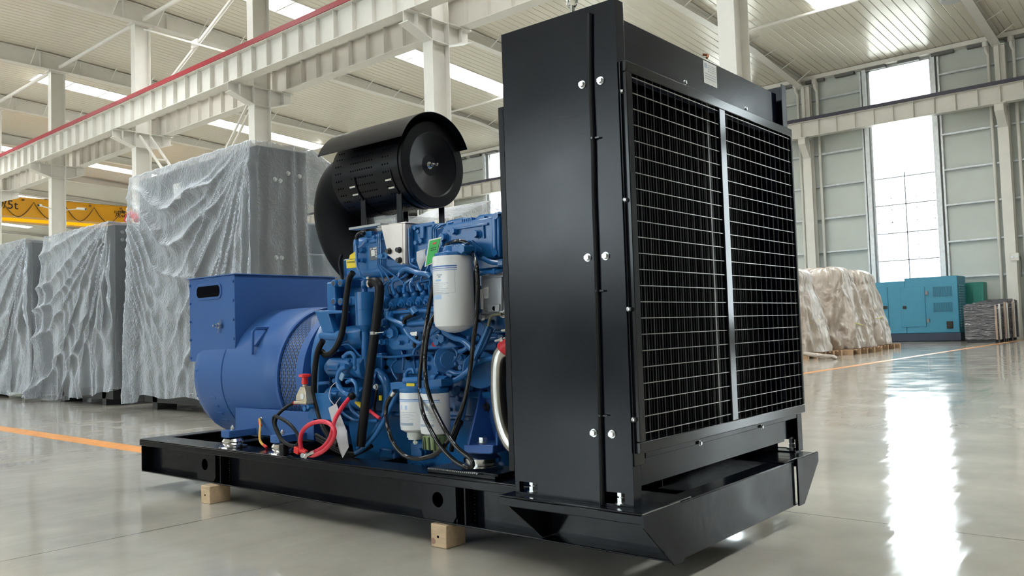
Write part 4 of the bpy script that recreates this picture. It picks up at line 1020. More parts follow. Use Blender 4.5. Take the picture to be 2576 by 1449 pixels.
m = MB(); m.prism([aY(a, b, Y-.005) for a, b in ((873, 658), (892, 656), (892, 661), (873, 662))], (0, .002, 0)); part(m, 'printing', mat('label print', (.3, .25, .02), .6), wl, flat=True)
m = MB(); m.prism([aY(a, b, Y-.004) for a, b in ((928, 624), (949, 620), (951, 653), (931, 655))], (0, .005, 0)); npl = part(m, 'name_plate', mat('name plate', (.10, .11, .13), .35, metal=.4), IM, flat=True)
m = MB(); m.prism([aY(a, b, Y-.006) for a, b in ((933, 630), (942, 628), (943, 643), (934, 645))], (0, .002, 0))
for k_ in range(5): m.prism([aY(a, b, Y-.006) for a, b in ((944, 629+k_*4), (948, 628+k_*4), (948, 630+k_*4), (944, 631+k_*4))], (0, .002, 0))
m.prism([aY(a, b, Y-.006) for a, b in ((931, 625.5), (935, 624.5), (935, 627), (931, 628))], (0, .002, 0)); m.prism([aY(a, b, Y-.006) for a, b in ((938, 624), (947, 622), (947, 625), (938, 627))], (0, .002, 0))
part(m, 'printing', PAPER, npl, flat=True)
for (a, b, r) in ((905, 630, .012), (915, 629, .016), (904, 655, .010), (917, 655, .012), (1052, 611, .012), (1065, 607, .012), (1050, 575, .01), (1058, 583, .01)): bolts([(aY(a, b, Y), (0,-1,0), r, .02)], 'boss_bolt', IM, BLUE)
# recessed middle section with raised frame
m = MB(); fr = [(1035, 572), (1092, 562), (1092, 660), (1036, 672)]
for i in range(4): a, b = fr[i], fr[(i+1) % 4]; m.bar(aY(*a, Y-.006), aY(*b, Y-.006), .02, .014, up=(0,1,0))
m.bar(aY(1064, 568, Y-.006), aY(1064, 600, Y-.006), .03, .02, up=(0,1,0)); part(m, 'raised_frame', BLUE, IM, bevel=.004)
# right piece: aftercooler
Y = 2.93; m = MB(); m.prism([aY(a, b, Y) for a, b in ((1097, 575), (1120, 566), (1190, 553), (1240, 545), (1240, 650), (1170, 652), (1105, 642))], (0, .24, 0)); m.prism([aY(a, b, Y-.02) for a, b in ((1235, 543), (1246, 540), (1248, 647), (1237, 650))], (0, .3, 0)); m.prism([aY(a, b, Y-.02) for a, b in ((1248, 541), (1256, 541), (1257, 646), (1249, 646))], (0, .3, 0))
AF = part(m, 'aftercooler', BLUE, bevel=.008)
m = MB(); m.prism([aY(a, b, Y) for a, b in ((1258, 556), (1290, 550), (1290, 638), (1262, 634))], (0, .24, 0)); part(m, 'end_cover', BLUE, AF, bevel=.012)
m = MB(); m.bar(aY(1126, 579, Y-.004), aY(1228, 563, Y-.004), .012, .01, up=(0,1,0)); m.bar(aY(1216, 566, Y-.004), aY(1218, 600, Y-.004), .01, .01, up=(0,1,0)); part(m, 'cast_rib', BLUE, AF, bevel=.003)
for (a, b, r) in ((1146, 582, .016), (1202, 589, .018), (1119, 598, .02), (1117, 613, .014), (1253, 636, .018), (1256, 544, .016)): bolts([(aY(a, b, Y), (0,-1,0), r, .022)], 'plug', AF, BLUE)
m = MB(); m.prism([aY(a, b, Y-.012) for a, b in ((1176, 609), (1185, 604), (1210, 624), (1212, 634), (1204, 637), (1192, 632))], (0, .014, 0)); o = part(m, 'triangle_bracket', BLUE, AF, bevel=.003); bolts([(aY(1180, 611, Y-.012), (0,-1,0), .011), (aY(1200, 630, Y-.012), (0,-1,0), .014)], 'bracket_bolt', o, BLUE)
m = MB()
for i in range(6): p = aY(1167+i*4.6, 559-i*.8, Y+.03); m.cbox(p, .008, .03, .03)
m.cbox(aY(1218, 551, Y+.03), .03, .03, .025); m.cbox(aY(1124, 567, Y+.03), .05, .03, .022); part(m, 'terminal_block', BLUE, AF, bevel=.002)
m = MB(); m.tube([aY(a, b, 2.90) for a, b in ((1215, 650), (1235, 659), (1262, 662))], .012); m.cyl(aY(1258, 662, 2.9), aY(1270, 662, 2.9), .02, n=6); part(m, 'water_pipe', BLUE, AF)
# fuel pipes
PB = MB()
for i, (x0, top) in enumerate(((949, 588), (953, 587), (957, 586))):
    e = ((964, 712), (983, 710), (1015, 712))[i]; pts = [aY(x0+3, top-3, 2.99), aY(x0, top+6, 2.955), aY(x0+1, 628, 2.95), aY(x0+1, 660, 2.95), aY(x0+1+i, 668, 2.95), aY((x0+e[0])/2+4, 692, 2.94), aY(*e, 2.93)]
    PB.tube(pts, .0042, n=8)
for i, x0 in enumerate((1087, 1091.5, 1096)):
    pts = [aY(1140, 562-i*1.5, 2.98), aY(x0+16, 564-i*2+i*3, 2.93), aY(x0+4, 570+i*2, 2.91), aY(x0, 580+i*2, 2.91), aY(x0, 640, 2.91)]; PB.tube(pts, .0042, n=8)
for (a, b, c, d) in ((1055, 675, 1038, 710), (1075, 675, 1060, 706), (1086, 680, 1082, 712)): PB.tube([aY(a+8, b-30, 2.95), aY(a, b, 2.94), aY(c, d-8, 2.93), aY(c, d+4, 2.925)], .0045, n=8)
PB.tube([aY(a, b, 2.94) for a, b in ((1028, 574), (1029, 600), (1031, 655), (1036, 666), (1052, 674))], .006, n=8)
PB.tube([aY(a, b, 2.93) for a, b in ((896, 612), (897, 640), (899, 672), (908, 692), (924, 706))], .007, n=8)
PB.build_each('fuel_line', BLUE, G)
m = MB(); m.tube([aY(a, b, 2.94) for a, b in ((896, 606), (900, 592), (908, 586), (916, 588))], .011, n=8); part(m, 'wiring_loom', RUB)
m = MB(); m.cyl(aY(896, 603, 2.93), aY(896, 617, 2.93), .013, n=12); part(m, 'sensor_plug', BLUE)
# line clamp
m = MB(); m.prism([aY(a, b, 2.94) for a, b in ((947, 643), (960, 637), (972, 632), (978, 645), (974, 652), (961, 651), (949, 650))], (0, .012, 0)); o = part(m, 'pipe_clamp', BLUE, bevel=.002); bolts([(aY(963, 643, 2.94), (0,-1,0), .01), (aY(974, 647, 2.94), (0,-1,0), .008)], 'clamp_bolt', o, BLUE)
# silver bracket carrying the air filter
m = MB(); Y = 2.92; m.prism([aY(a, b, Y) for a, b in ((958, 567), (1012, 562), (1014, 662), (1010, 666), (1004, 664), (975, 642))], (0, .006, 0)); m.prism([aY(a, b, Y) for a, b in ((1012, 562), (1019, 562), (1019, 664), (1014, 662))], (0, .08, 0))
m.box(-3.34, -3.12, 2.92, 3.25, aY(985, 564, Y).z-.004, aY(985, 564, Y).z+.002)
SB = part(m, 'filter_bracket', IRIDZ, bevel=.003, label='pale passivated steel bracket')
for (a, b) in ((980, 632), (1005, 629), (1006, 655)): bolts([(aY(a, b, Y), (0,-1,0), .0125, .018)], 'bracket_bolt', SB, mat('black bolt', (.03, .03, .03), .4))
m = MB(); m.box(-3.62, -3.36, 2.96, 3.02, 1.572, 1.584); part(m, 'support_rail', mat('grey rail', (.35, .36, .36), .4, metal=.6), SB)

# --- air filter
FC = V((0, 3.44, 1.968)); X0, X1 = -4.07, -3.43; m = MB(); m.lathe(FC, (1,0,0), [(X0, .0), (X0, .235), (X0+.01, .243), (X1-.06, .243)], 72, caps=False); AFi = part(m, 'air_filter', BLKS)
m = MB(); m.lathe(FC, (1,0,0), [(X1-.06, .243), (X1-.058, .252), (X1-.036, .252), (X1-.034, .246), (X1-.022, .246), (X1-.02, .253), (X1-.006, .253), (X1, .249), (X1+.001, .19), (X1-.004, .182), (X1-.034, .06), (X1-.036, .0)], 72, caps=False); part(m, 'end_cover', BLKS, AFi, ang=.14)
m = MB(); c = FC+V((X1-.042, 0, 0)); m.cyl(c, c+V((.01, 0, 0)), .022, n=20); m.cyl(c+V((.01,0,0)), c+V((.03, 0, 0)), .012, n=6); m.cyl(c+V((.03,0,0)), c+V((.075, 0, 0)), .006, n=10); m.bar(c+V((.05, -.022, .0)), c+V((.05, .022, .0)), .008, .012); part(m, 'wing_nut', STEEL, AFi)
# rain hood
m = MB(); n = 40; vs = []; fs = []; prof = []
for i in range(n+1):
    ph = math.radians(8+ (188-8+0)*i/n); r = .262 if 30 < 8+180*i/n < 160 else .262
    prof.append((math.cos(ph), math.sin(ph)))
arc = []
for i in range(n+1):
    ph = math.radians(22+136*i/n); arc.append(V((0, -math.cos(ph)*-.0-0, 0))+V((0, .272*math.cos(PI-ph), .272*math.sin(ph)+.012)))
arc = [V((0, -.035+.285*math.cos(math.radians(157-134*i/n)), .285*math.sin(math.radians(157-134*i/n)))) for i in range(n+1)]
hx0, hx1 = X0-.05, X1+.06
for h in (0, .004):
    for xx in (hx0, hx1):
        for p in arc: q = p.copy(); q.z += h; vs.append(FC+V((xx, q.y, q.z)))
k = len(arc)
for i in range(k-1):
    fs += [(i, i+1, k+i+1, k+i), (2*k+i+1, 2*k+i, 3*k+i, 3*k+i+1), (i+1, i, 2*k+i, 2*k+i+1), (k+i, k+i+1, 3*k+i+1, 3*k+i)]
fs += [(0, k, 3*k, 2*k), (k-1, 3*k-1, 4*k-1, 2*k-1)]
m.add(vs, fs); part(m, 'rain_hood', BLKS, AFi)
# perforations
m = MB()
for row in range(20):
    ph = math.radians(150+row*10.5); c_, s_ = math.cos(ph), math.sin(ph)
    for x in [X0+.05+i*.022 for i in range(3)]+[X0+.19+i*.0205 for i in range(10)]+[X0+.47+i*.022 for i in range(3)]:
        p = FC+V((x, .243*c_, .243*s_)); d = V((0, c_, s_)); m.cyl(p-d*.004, p+d*.0012, .0052, n=8)
part(m, 'vent_hole', DARK, AFi, kind='stuff')
for xb in (-3.86, -3.545):
    m = MB(); m.lathe(FC, (1,0,0), [(xb, .245), (xb, .249), (xb+.012, .249), (xb+.012, .245)], 64, caps=False, a0=math.radians(100), a1=math.radians(260)); part(m, 'clamp_band', BLKS, AFi)
    for ph_ in (203, 214):
        ph = math.radians(ph_); p = FC+V((xb-.02, .252*math.cos(ph), .252*math.sin(ph))); m = MB(); m.cyl(p+V((-.02,0,0)), p+V((.03,0,0)), .007, n=8); part(m, 'clamp_bolt', ZINC, AFi)
    for s_ in (-1, 1):
        yy_ = FC.y+s_*.17; zt_ = FC.z-math.sqrt(.243**2-.17**2)+.03
        m = MB(); m.box(xb-.02, xb+.025, yy_-.004, yy_+.004, 1.60, zt_); m.box(xb-.02, xb+.025, yy_-.004, yy_+(-s_)*.33, 1.60, 1.606); part(m, 'filter_leg', BLKS, AFi, bevel=.003)
# elbow hose behind
m = MB(); m.tube([V((-4.05, 3.46, 1.95)), V((-4.22, 3.47, 1.93)), V((-4.30, 3.48, 1.78)), V((-4.24, 3.49, 1.58)), V((-4.08, 3.5, 1.43)), V((-3.92, 3.5, 1.36))], lambda t_: .205-.035*t_, n=32, sub=8); part(m, 'intake_elbow', mat('elbow rubber', (.005, .005, .006), .6, spec=.1), AFi)

# --- large coolant filter
c = V((-2.685, 2.80, 0)); r = .094; zt, zb = 1.343, 1.035
m = MB(); m.lathe((c.x, c.y, 0), (0,0,1), [(zb-.055+.01, 0), (zb-.05+.01, r*.35), (zb-.036+.01, r*.75), (zb-.012, r*.93), (zb+.012, r), (zt-.008, r), (zt, r*.96), (zt, 0)], 48, caps=False); LF = part(m, 'coolant_filter', WHT)
def lab(m, a0, a1, z0, z1, rr, cc, n=12):
    vs = []; fs = []
    for i in range(n+1):
        a = math.radians(a0+(a1-a0)*i/n); vs += [(cc.x+rr*math.cos(a), cc.y+rr*math.sin(a), z0), (cc.x+rr*math.cos(a), cc.y+rr*math.sin(a), z1)]
    for i in range(n): fs.append((2*i, 2*i+2, 2*i+3, 2*i+1))
    m.add(vs, fs)
m = MB(); lab(m, 215, 325, zt-.052, zt-.046, r+.0006, c); lab(m, 215, 325, zt-.060, zt-.0565, r+.0006, c); lab(m, 215, 325, zt-.068, zt-.066, r+.0006, c); part(m, 'label_band', LBLUE, LF)
m = MB()
for i in range(7): lab(m, 235, 300-(i % 3)*8, zt-.125-i*.008, zt-.1265-i*.008, r+.0007, c)
lab(m, 262, 282, zt-.086, zt-.09, r+.0007, c); lab(m, 268, 276, zt-.094, zt-.10, r+.0007, c); lab(m, 318, 319, zt-.17, zt-.05, r+.0006, c, 1); lab(m, 238, 318, zt-.1705, zt-.1695, r+.0006, c); part(m, 'printing', LGREY, LF)
m = MB(); lab(m, 256, 278, zt-.108, zt-.116, r+.0007, c); lab(m, 250, 278, zt-.178, zt-.198, r+.0007, c); lab(m, 236, 246, zt-.18, zt-.198, r+.0007, c); part(m, 'label_patch', PALEB, LF)
m = MB(); m.lathe((c.x, c.y, 0), (0,0,1), [(zt, r*.88), (zt+.015, r*.9), (zt+.022, r*.5), (zt+.05, r*.4)], 32); p0, p1 = aY(1082, 636, 2.80), aY(1150, 628, 2.80); m.bar(p0, p1, .04, .036); m.cyl(p0+V((-.01,0,0)), p0+V((.03,0,0)), .026, n=16)
for (a, b) in ((1156, 629), (1171, 627)): p = aY(a, b, 2.79); m.cyl(p+V((-.02, 0, 0)), p+V((.012, 0, 0)), .03, n=6); m.cyl(p+V((0,-.03,0)), p+V((0,.04,0)), .024, n=6)
m.cyl(aY(1137, 627, 2.8), aY(1137, 616, 2.8), .014, n=8); m.bar(aY(1160, 628, 2.82), aY(1180, 628, 3.0), .05, .05); part(m, 'filter_head', BLUE, LF, bevel=.003)
m = MB(); m.tube([aY(a, b, 2.82) for a, b in ((1089, 640), (1090, 660), (1089, 680), (1096, 693), (1104, 700))], .0125, n=10); m.cyl(aY(1089, 645, 2.82), aY(1089, 652, 2.82), .016, n=12); part(m, 'filter_pipe', BLUE, LF)

# --- oil separator
c = aY(918, 780, 2.94); c.z = 0; r = .052; z1 = aY(918, 735, 2.94).z; z0 = aY(918, 818, 2.94).z
m = MB(); m.lathe((c.x, c.y, 0), (0,0,1), [(z0-.035, .018), (z0, r*.97), (z0+.08, r*.97), (z0+.082, r), (z1, r), (z1+.002, 0)], 32); m.tube([V((c.x, c.y, z1)), V((c.x, c.y, z1+.025)), V((c.x+.012, c.y-.01, z1+.045)), V((c.x+.04, c.y-.02, z1+.05))], .018, n=14)
m.tube([V((c.x, c.y, z0-.03)), aY(919, 850, 2.94), aY(919, 900, 2.94), aY(928, 935, 2.95), aY(948, 945, 2.97)], .019, n=14); OSp = part(m, 'oil_separator', BLUE)
m = MB(); m.tube([aY(a, b, 2.88) for a, b in ((930, 713), (943, 709), (954, 720), (954, 745), (949, 790), (943, 840), (936, 890), (928, 950), (919, 1020), (911, 1085), (908, 1122))], .0245, n=16); BH = part(m, 'breather_hose', RUB)
m = MB(); p = aY(931, 714, 2.88); m.lathe(p, aY(945, 711, 2.88)-p, [(0, .0265), (.012, .0265)], 20, caps=False); m.cyl(p+V((0,-.02,.03)), p+V((.02,-.02,.03)), .008, n=8); p = aY(943, 838, 2.88); m.lathe(p, (0,0,1), [(-.008, .0265), (.008, .0265)], 20, caps=False); m.bar(p+V((.02,-.01,0)), p+V((.075,-.0,.004)), .004, .016, up=(0,1,0)); part(m, 'hose_clamp', STEEL, BH)
m = MB(); m.tube([aY(a, b, 2.99) for a, b in ((948, 935), (965, 950), (974, 975), (974, 1010), (972, 1035))], .024, n=14); part(m, 'drain_pipe', BLUE)

# --- injection pump with six delivery valves
m = MB(); m.prism([aY(a, b, 2.98) for a, b in ((958, 735), (1100, 712), (1100, 775), (965, 790))], (0, .14, 0)); m.prism([aY(a, b, 2.96) for a, b in ((965, 780), (1105, 765), (1105, 858), (985, 872))], (0, .16, 0))
m.prism([aY(a, b, 2.94) for a, b in ((978, 842), (1098, 838), (1150, 872), (1130, 878), (985, 882), (974, 868))], (0, .18, 0)); IP = part(m, 'injection_pump', BLUE, bevel=.008)
for i in range(6):
    a, b = 966+i*22.4, 767-i*2.2
    if i > 4: a, b = 1076, 757
    p = aY(a, b, 2.94); d = V((-.15, -.9, -.35)).normalized(); m = MB(); m.cyl(p-d*.06, p, .026, n=20); m.cyl(p, p+d*.012, .018, n=16); m.cyl(p+d*.012, p+d*.024, .009, n=6)
    m.sphere(p-d*.03+V((0, 0, .03)), .02, 12, 8); q = p-d*.02+V((.0, .0, .045)); u_ = V((.0, -.25, 1)).normalized(); m.cyl(q, q+u_*.03, .011, n=6); m.cyl(q+V((.028, .01, .012)), q+V((.028, .01, .012))+u_*.032, .016, n=6)
    o = part(m, 'delivery_valve', BLUE, IP)
m = MB()
for (pts, r) in ((((961, 768), (956, 745), (962, 725), (975, 712), (1000, 700), (1008, 682), (1022, 678), (1040, 684)), .0085), (((975, 745), (973, 720), (985, 705), (1003, 690)), .0085), (((993, 742), (986, 722), (990, 708), (1012, 700), (1026, 688)), .0085), (((1016, 738), (1018, 718), (1030, 706), (1055, 692), (1068, 684)), .008), (((1036, 736), (1032, 716), (1040, 704), (1062, 696)), .008), (((1060, 733), (1052, 718), (1056, 710), (1085, 702)), .008)):
    m.tube([aY(a, b, 2.92+.06*k/len(pts)) for k, (a, b) in enumerate(pts)], r, n=8)
m.tube([aY(a, b, 2.93) for a, b in ((1008, 684), (1022, 676), (1050, 686), (1075, 690), (1085, 698))], .014, n=10); m.build_each('return_hose', BLUE, IP)
m = MB(); m.tube([aY(a, b, 2.92) for a, b in ((975, 796), (984, 803), (1012, 815), (1018, 820))], .012, n=10); m.cyl(aY(978, 783, 2.93), aY(978, 800, 2.93), .024, n=12); m.cyl(aY(970, 790, 2.93), aY(988, 790, 2.93), .016, n=12); m.cyl(aY(985, 786, 2.94), aY(1045, 782, 2.94), .01); m.cyl(aY(1040, 776, 2.93), aY(1048, 790, 2.93), .024, n=14); m.cyl(aY(1048, 782, 2.94), aY(1110, 780, 2.94), .012); m.cyl(aY(1020, 815, 2.94), aY(1110, 810, 2.94), .014); part(m, 'fuel_rail', BLUE, IP)
m = MB(); m.prism([aY(a, b, 2.95) for a, b in ((1000, 778), (1022, 776), (1024, 785), (1003, 787))], (0, .004, 0)); part(m, 'pump_plate', mat('bronze plate', (.12, .06, .04), .4, metal=.5), IP)
m = MB(); m.tube([aY(a, b, 2.92) for a, b in ((1044, 790), (1030, 796), (1018, 804), (1017, 818))], .010, n=8); m.tube([aY(a, b, 2.92) for a, b in ((1046, 838), (1048, 850), (1042, 862), (1043, 875))], .008, n=8); m.build_each('sensor_loom', RUB, IP)
m = MB(); m.cbox(aY(1045, 840, 2.915), .05, .03, .022); part(m, 'linkage', ZINC, IP, bevel=.003)
for (a, b, r) in ((990, 838, .028), (1044, 862, .016), (1105, 860, .02), (1118, 852, .022), (973, 860, .014), (973, 838, .012), (968, 812, .018)): bolts([(aY(a, b, 2.94), (0,-1,0), r, .02)], 'pump_plug', IP, BLUE)
part(MB().cyl(aY(1092, 866, 2.92), aY(1092, 866, 2.93), .012, n=14), 'red_cap', REDP, IP)
m = MB(); m.tube([aY(a, b, 2.90) for a, b in ((1018, 828), (1030, 845), (1048, 860), (1060, 862), (1078, 845), (1098, 828), (1110, 825))], .010, n=8); m.tube([aY(a, b, 2.93) for a, b in ((1040, 890), (1046, 875), (1062, 862), (1075, 852))], .009, n=8); m.tube([aY(a, b, 2.92) for a, b in ((1108, 815), (1118, 835), (1140, 850), (1165, 858), (1188, 880))], .013, n=8); m.tube([aY(a, b, 2.96) for a, b in ((945, 896), (985, 898), (1030, 893), (1050, 888))], .007, n=8); m.build_each('oil_line', BLUE, G)

# --- lubricating oil plumbing at right of the pump
m = MB(); m.tube([aY(a, b, 2.92) for a, b in ((1168, 858), (1185, 872), (1195, 900), (1186, 925), (1160, 948), (1140, 958), (1112, 959))], .014, n=10); m.tube([aY(a, b, 2.96) for a, b in ((1245, 900), (1215, 905), (1190, 918), (1175, 935), (1150, 940), (1135, 935), (1128, 940), (1140, 948))], .014, n=10); m.tube([aY(a, b, 2.95) for a, b in ((1235, 825), (1225, 850), (1210, 880), (1195, 905))], .014, n=10); m.tube([aY(a, b, 2.95) for a, b in ((1180, 845), (1176, 870), (1168, 880), (1155, 885))], .012, n=10)
m.cyl(aY(1100, 957, 2.92), aY(1125, 958, 2.92), .024, n=6); m.cyl(aY(1092, 955, 2.92), aY(1102, 956, 2.92), .03, n=14); part(m, 'oil_pipe', BLUE)
for (poly, Y_, bl_) in ((((1063, 893), (1082, 890), (1112, 925), (1118, 935), (1118, 948), (1100, 952), (1075, 960), (1060, 950)), 2.96, ((1078, 902, .014), (1078, 924, .014), (1104, 940, .014))), (((1130, 893), (1170, 892), (1172, 932), (1160, 930), (1145, 905), (1128, 912)), 2.98, ((1162, 899, .014), (1162, 924, .014), (1148, 899, .009), (1148, 915, .009))), (((940, 888), (960, 888), (962, 934), (942, 932)), 3.02, ()), (((1010, 892), (1040, 896), (1045, 932), (1008, 930)), 3.04, ((1020, 900, .008), (1032, 905, .01)))):
    m = MB(); m.prism([aY(a, b, Y_) for a, b in poly], (0, .05, 0)); o = part(m, 'cover_plate', BLUE, E_, bevel=.006)
    if bl_: bolts([(aY(a, b, Y_), (0,-1,0), r) for a, b, r in bl_], 'plate_bolt', E_, BLUE)
m = MB()
for (a, b, r) in ((970, 901, .012), (1027, 901, .012), (972, 924, .012)): m.cyl(aY(a, b, 3.015), aY(a, b, 3.02), r, n=16)
m.build_each('open_port', DARK, E_)
m = MB(); m.cyl(aY(1130, 905, 3.06), aY(1130, 905, 2.97), .075, n=28); m.cyl(aY(1130, 905, 2.97), aY(1130, 905, 2.955), .045, n=24); m.cyl(aY(1210, 930, 3.06), aY(1210, 930, 3.0), .09, n=28); m.sphere(aY(1150, 985, 3.08), .028, 14, 8); m.cyl(aY(1150, 980, 3.08), aY(1150, 980, 3.05), .022, n=6); m.cyl(aY(850, 855, 3.03), aY(930, 845, 3.03), .07, n=24); m.cyl(aY(840, 855, 3.03), aY(850, 854, 3.03), .085, n=24)
for q_ in m.pieces():
    part(q_, 'gear_casing', BLUE, E_, bevel=.004)
m = MB(); m.box(-2.62, -2.36, 3.0, 3.12, .98, 1.0); m.box(-3.0, -2.36, 3.04, 3.12, 1.10, 1.2); m.prism([aY(a, b, 3.02) for a, b in ((1205, 795), (1270, 790), (1270, 830), (1235, 840), (1205, 810))], (0, .06, 0)); part(m, 'timing_cover', BLUE, E_, bevel=.006)

# --- twin fuel filters
for i, (a0_, xw) in enumerate(((1042, -3.018), (1094, -2.878))):
    c = V((xw, 2.85, 0)); r = .0715; zt_, zb_ = .709, .53 if i == 0 else .52
    m = MB(); m.lathe((c.x, c.y, 0), (0,0,1), [(zb_-.012, r*.7), (zb_, r*.96), (zb_+.02, r), (zt_-.004, r), (zt_, r*.97), (zt_, 0)], 40, caps=True); ff = part(m, 'fuel_filter', WHT)
    m = MB(); lab(m, 200, 335, zt_-.034, zt_-.03, r+.0006, c); part(m, 'label_line', LBLUE, ff)
    m = MB(); lab(m, 200, 335, zt_-.044, zt_-.037, r+.0006, c)
    for k_ in range(3): lab(m, 225+k_*26, 235+k_*26, zt_-.08, zt_-.06, r+.0007, c, 2)
    part(m, 'label_band', PALEB, ff)
    m = MB()
    for k_ in range(6): lab(m, 215, 320-(k_*17) % 30, zt_-.092-k_*.008, zt_-.0935-k_*.008, r+.0007, c)
    lab(m, 240, 310, zt_-.155, zt_-.143, r+.0007, c, 6); part(m, 'printing', LGREY, ff)
    m = MB(); m.lathe((c.x, c.y, 0), (0,0,1), [(zt_, r*.95), (zt_+.008, r*1.02), (zt_+.022, r*1.02), (zt_+.03, r*.7)], 36); part(m, 'filter_cap', BLUE, ff)
    if i == 0:
        m = MB(); m.cyl((c.x, c.y, zb_-.01), (c.x, c.y, zb_-.04), .04, n=20); m.cyl((c.x, c.y, zb_-.04), (c.x, c.y, zb_-.05), .034, n=20); m.cyl((c.x, c.y, zb_-.05), (c.x, c.y, zb_-.075), .008, n=8); m.cbox((c.x, c.y, zb_-.065), .03, .006, .01); part(m, 'drain_valve', mat('white plastic', (.7, .72, .70), .4), ff)
    else:
        m = MB(); m.lathe((c.x, c.y, 0), (0,0,1), [(zb_-.085, .03), (zb_-.075, .055), (zb_-.01, r*.86)], 32); bw = part(m, 'water_bowl', mat('olive clear bowl', (.22, .30, .12), .12, spec=.8), ff)
        m = MB(); [m.cyl((c.x+r*.82*math.cos(q_), c.y+r*.82*math.sin(q_), zb_-.075), (c.x+r*.82*math.cos(q_), c.y+r*.82*math.sin(q_), zb_-.015), .006, n=6) for q_ in [PI+PI*j/7 for j in range(8)]]; m.cyl((c.x, c.y, zb_-.11), (c.x, c.y, zb_-.085), .014, n=10); m.build_each('bowl_rib', mat('dark olive', (.06, .09, .04), .3), ff)
m = MB(); m.bar(aY(997, 970, 2.87), aY(1125, 962, 2.87), .08, .035); m.cyl(aY(1018, 958, 2.84), aY(1058, 956, 2.84), .018, n=14); m.cyl(aY(994, 970, 2.87), aY(1002, 970, 2.87), .02, n=12)
m.tube([aY(a, b, 2.88) for a, b in ((1020, 945), (1026, 932), (1038, 930), (1042, 940))], .009, n=8); m.cyl(aY(1020, 938, 2.88), aY(1020, 956, 2.88), .012, n=8)
fh = part(m, 'filter_head', BLUE, bevel=.004); m = MB(); m.cbox(aY(1033, 968, 2.825), .055, .004, .014); part(m, 'warning_label', YELL, fh, flat=True, label='yellow warning label')

# --- starter motor pair at the left
m = MB()
for (a, b, r) in ((865, 925, .055), (862, 1000, .058)):
    p = aY(a, b, 2.95); m.cyl(p+V((-.10, 0, 0)), p+V((.16, 0, 0)), r, n=28); m.cyl(p+V((-.13, 0, 0)), p+V((-.10, 0, 0)), r*.7, n=24); m.cyl(p+V((.16, 0, 0)), p+V((.2, 0, 0)), r*1.12, n=28)
for b in (925, 1000): p = aY(818, b, 2.95); m.cbox(p, .04, .12, .15)
for (a, b) in ((838, 923), (834, 995)): p = aY(a, b, 2.91); m.cyl(p+V((-.03,0,0)), p+V((.07,0,0)), .026, n=16)
m.cbox(aY(880, 928, 2.97), .12, .05, .11); m.cbox(aY(830, 960, 3.0), .10, .08, .24)
SM = part(m, 'starter_motor', BLUE, bevel=.006)
m = MB()
for (a, b, r) in ((864, 897, .011), (878, 907, .011), (880, 920, .017), (894, 925, .016), (872, 922, .012), (842, 958, .015), (880, 980, .011), (900, 992, .017), (884, 992, .014)): m.sphere(aY(a, b, 2.89), r, 12, 8)
m.build_each('terminal_cap', BLUE, SM)
m = MB(); m.tube([aY(a, b, 2.87) for a, b in ((865, 900), (872, 890), (884, 888), (892, 900), (892, 918))], .0105, n=10); m.tube([aY(a, b, 2.86) for a, b in ((872, 922), (858, 930), (850, 950), (853, 972), (866, 988), (880, 994))], .015, n=12); m.tube([aY(a, b, 2.87) for a, b in ((872, 962), (884, 956), (895, 966), (898, 985))], .0105, n=10); m.tube([aY(a, b, 2.9) for a, b in ((880, 1012), (885, 1030), (900, 1045), (910, 1052))], .010, n=10); m.tube([aY(a, b, 2.9) for a, b in ((858, 1034), (875, 1048), (900, 1058), (950, 1058))], .009, n=10); m.build_each('starter_cable', BLUE, SM)
part(MB().bar(aY(863, 938, 2.86), aY(857, 955, 2.86), .03, .008, up=(0,1,0)), 'foil_tag', mat('pale blue tag', (.25, .42, .62), .25), SM)
m = MB(); m.sphere(aY(885, 997, 2.86), .02, 14, 8); part(m, 'terminal_boot', RUB, SM)

# --- hoses and cables
def hose(name, pts, Y, r, mm, **k):
    Ys = Y if isinstance(Y, (list, tuple)) else [Y]*len(pts)
    m = MB(); m.tube([aY(a, b, y) for (a, b), y in zip(pts, Ys)], r, n=12); return part(m, name, mm, **k)
hose('oil_hose', ((888, 686), (879, 700), (874, 728), (870, 762), (866, 805), (856, 852), (838, 884), (820, 893), (809, 884)), 2.86, .0165, RUB)
hose('oil_hose', ((812, 857), (799, 885), (792, 930), (790, 985), (799, 1027), (811, 1068), (830, 1100), (850, 1118)), 2.83, .0165, RUB)
hose('oil_hose', ((860, 640), (855, 660), (857, 682), (862, 705)), 3.12, .009, RUB)
hose('battery_cable', ((798, 1012), (812, 1040), (820, 1070), (832, 1095)), 2.86, .0085, RUB)
for i, dy in enumerate((0, 7, 13)):
    hose('battery_cable', ((795+i*2, 1093+dy), (825, 1110+dy), (852, 1127+dy*.8), (880, 1140+dy*.6), (905, 1138), (935, 1122)), 2.99, .011, RUB)
hose('braided_hose', ((996, 968), (985, 990), (970, 1030), (950, 1070), (925, 1105), (900, 1128)), 2.93, .012, BLUE)
hose('braided_hose', ((1001, 985), (985, 1020), (965, 1060), (940, 1100), (912, 1130), (895, 1140)), 2.90, .012, BLUE)
hose('fuel_hose', ((1094, 700), (1088, 728), (1081, 762), (1074, 805), (1067, 850), (1060, 905), (1056, 945), (1056, 986), (1063, 1035), (1080, 1075), (1108, 1122), (1145, 1160), (1178, 1176), (1189, 1170), (1182, 1152), (1150, 1126), (1120, 1082), (1092, 1027), (1076, 980), (1070, 944), (1069, 905), (1072, 865), (1082, 815), (1102, 780), (1120, 770)), [2.86]*4+[2.8]*4+[2.74]*5+[2.70]*4+[2.76]*3+[2.8]*3+[2.88]*2, .0105, GCAB)
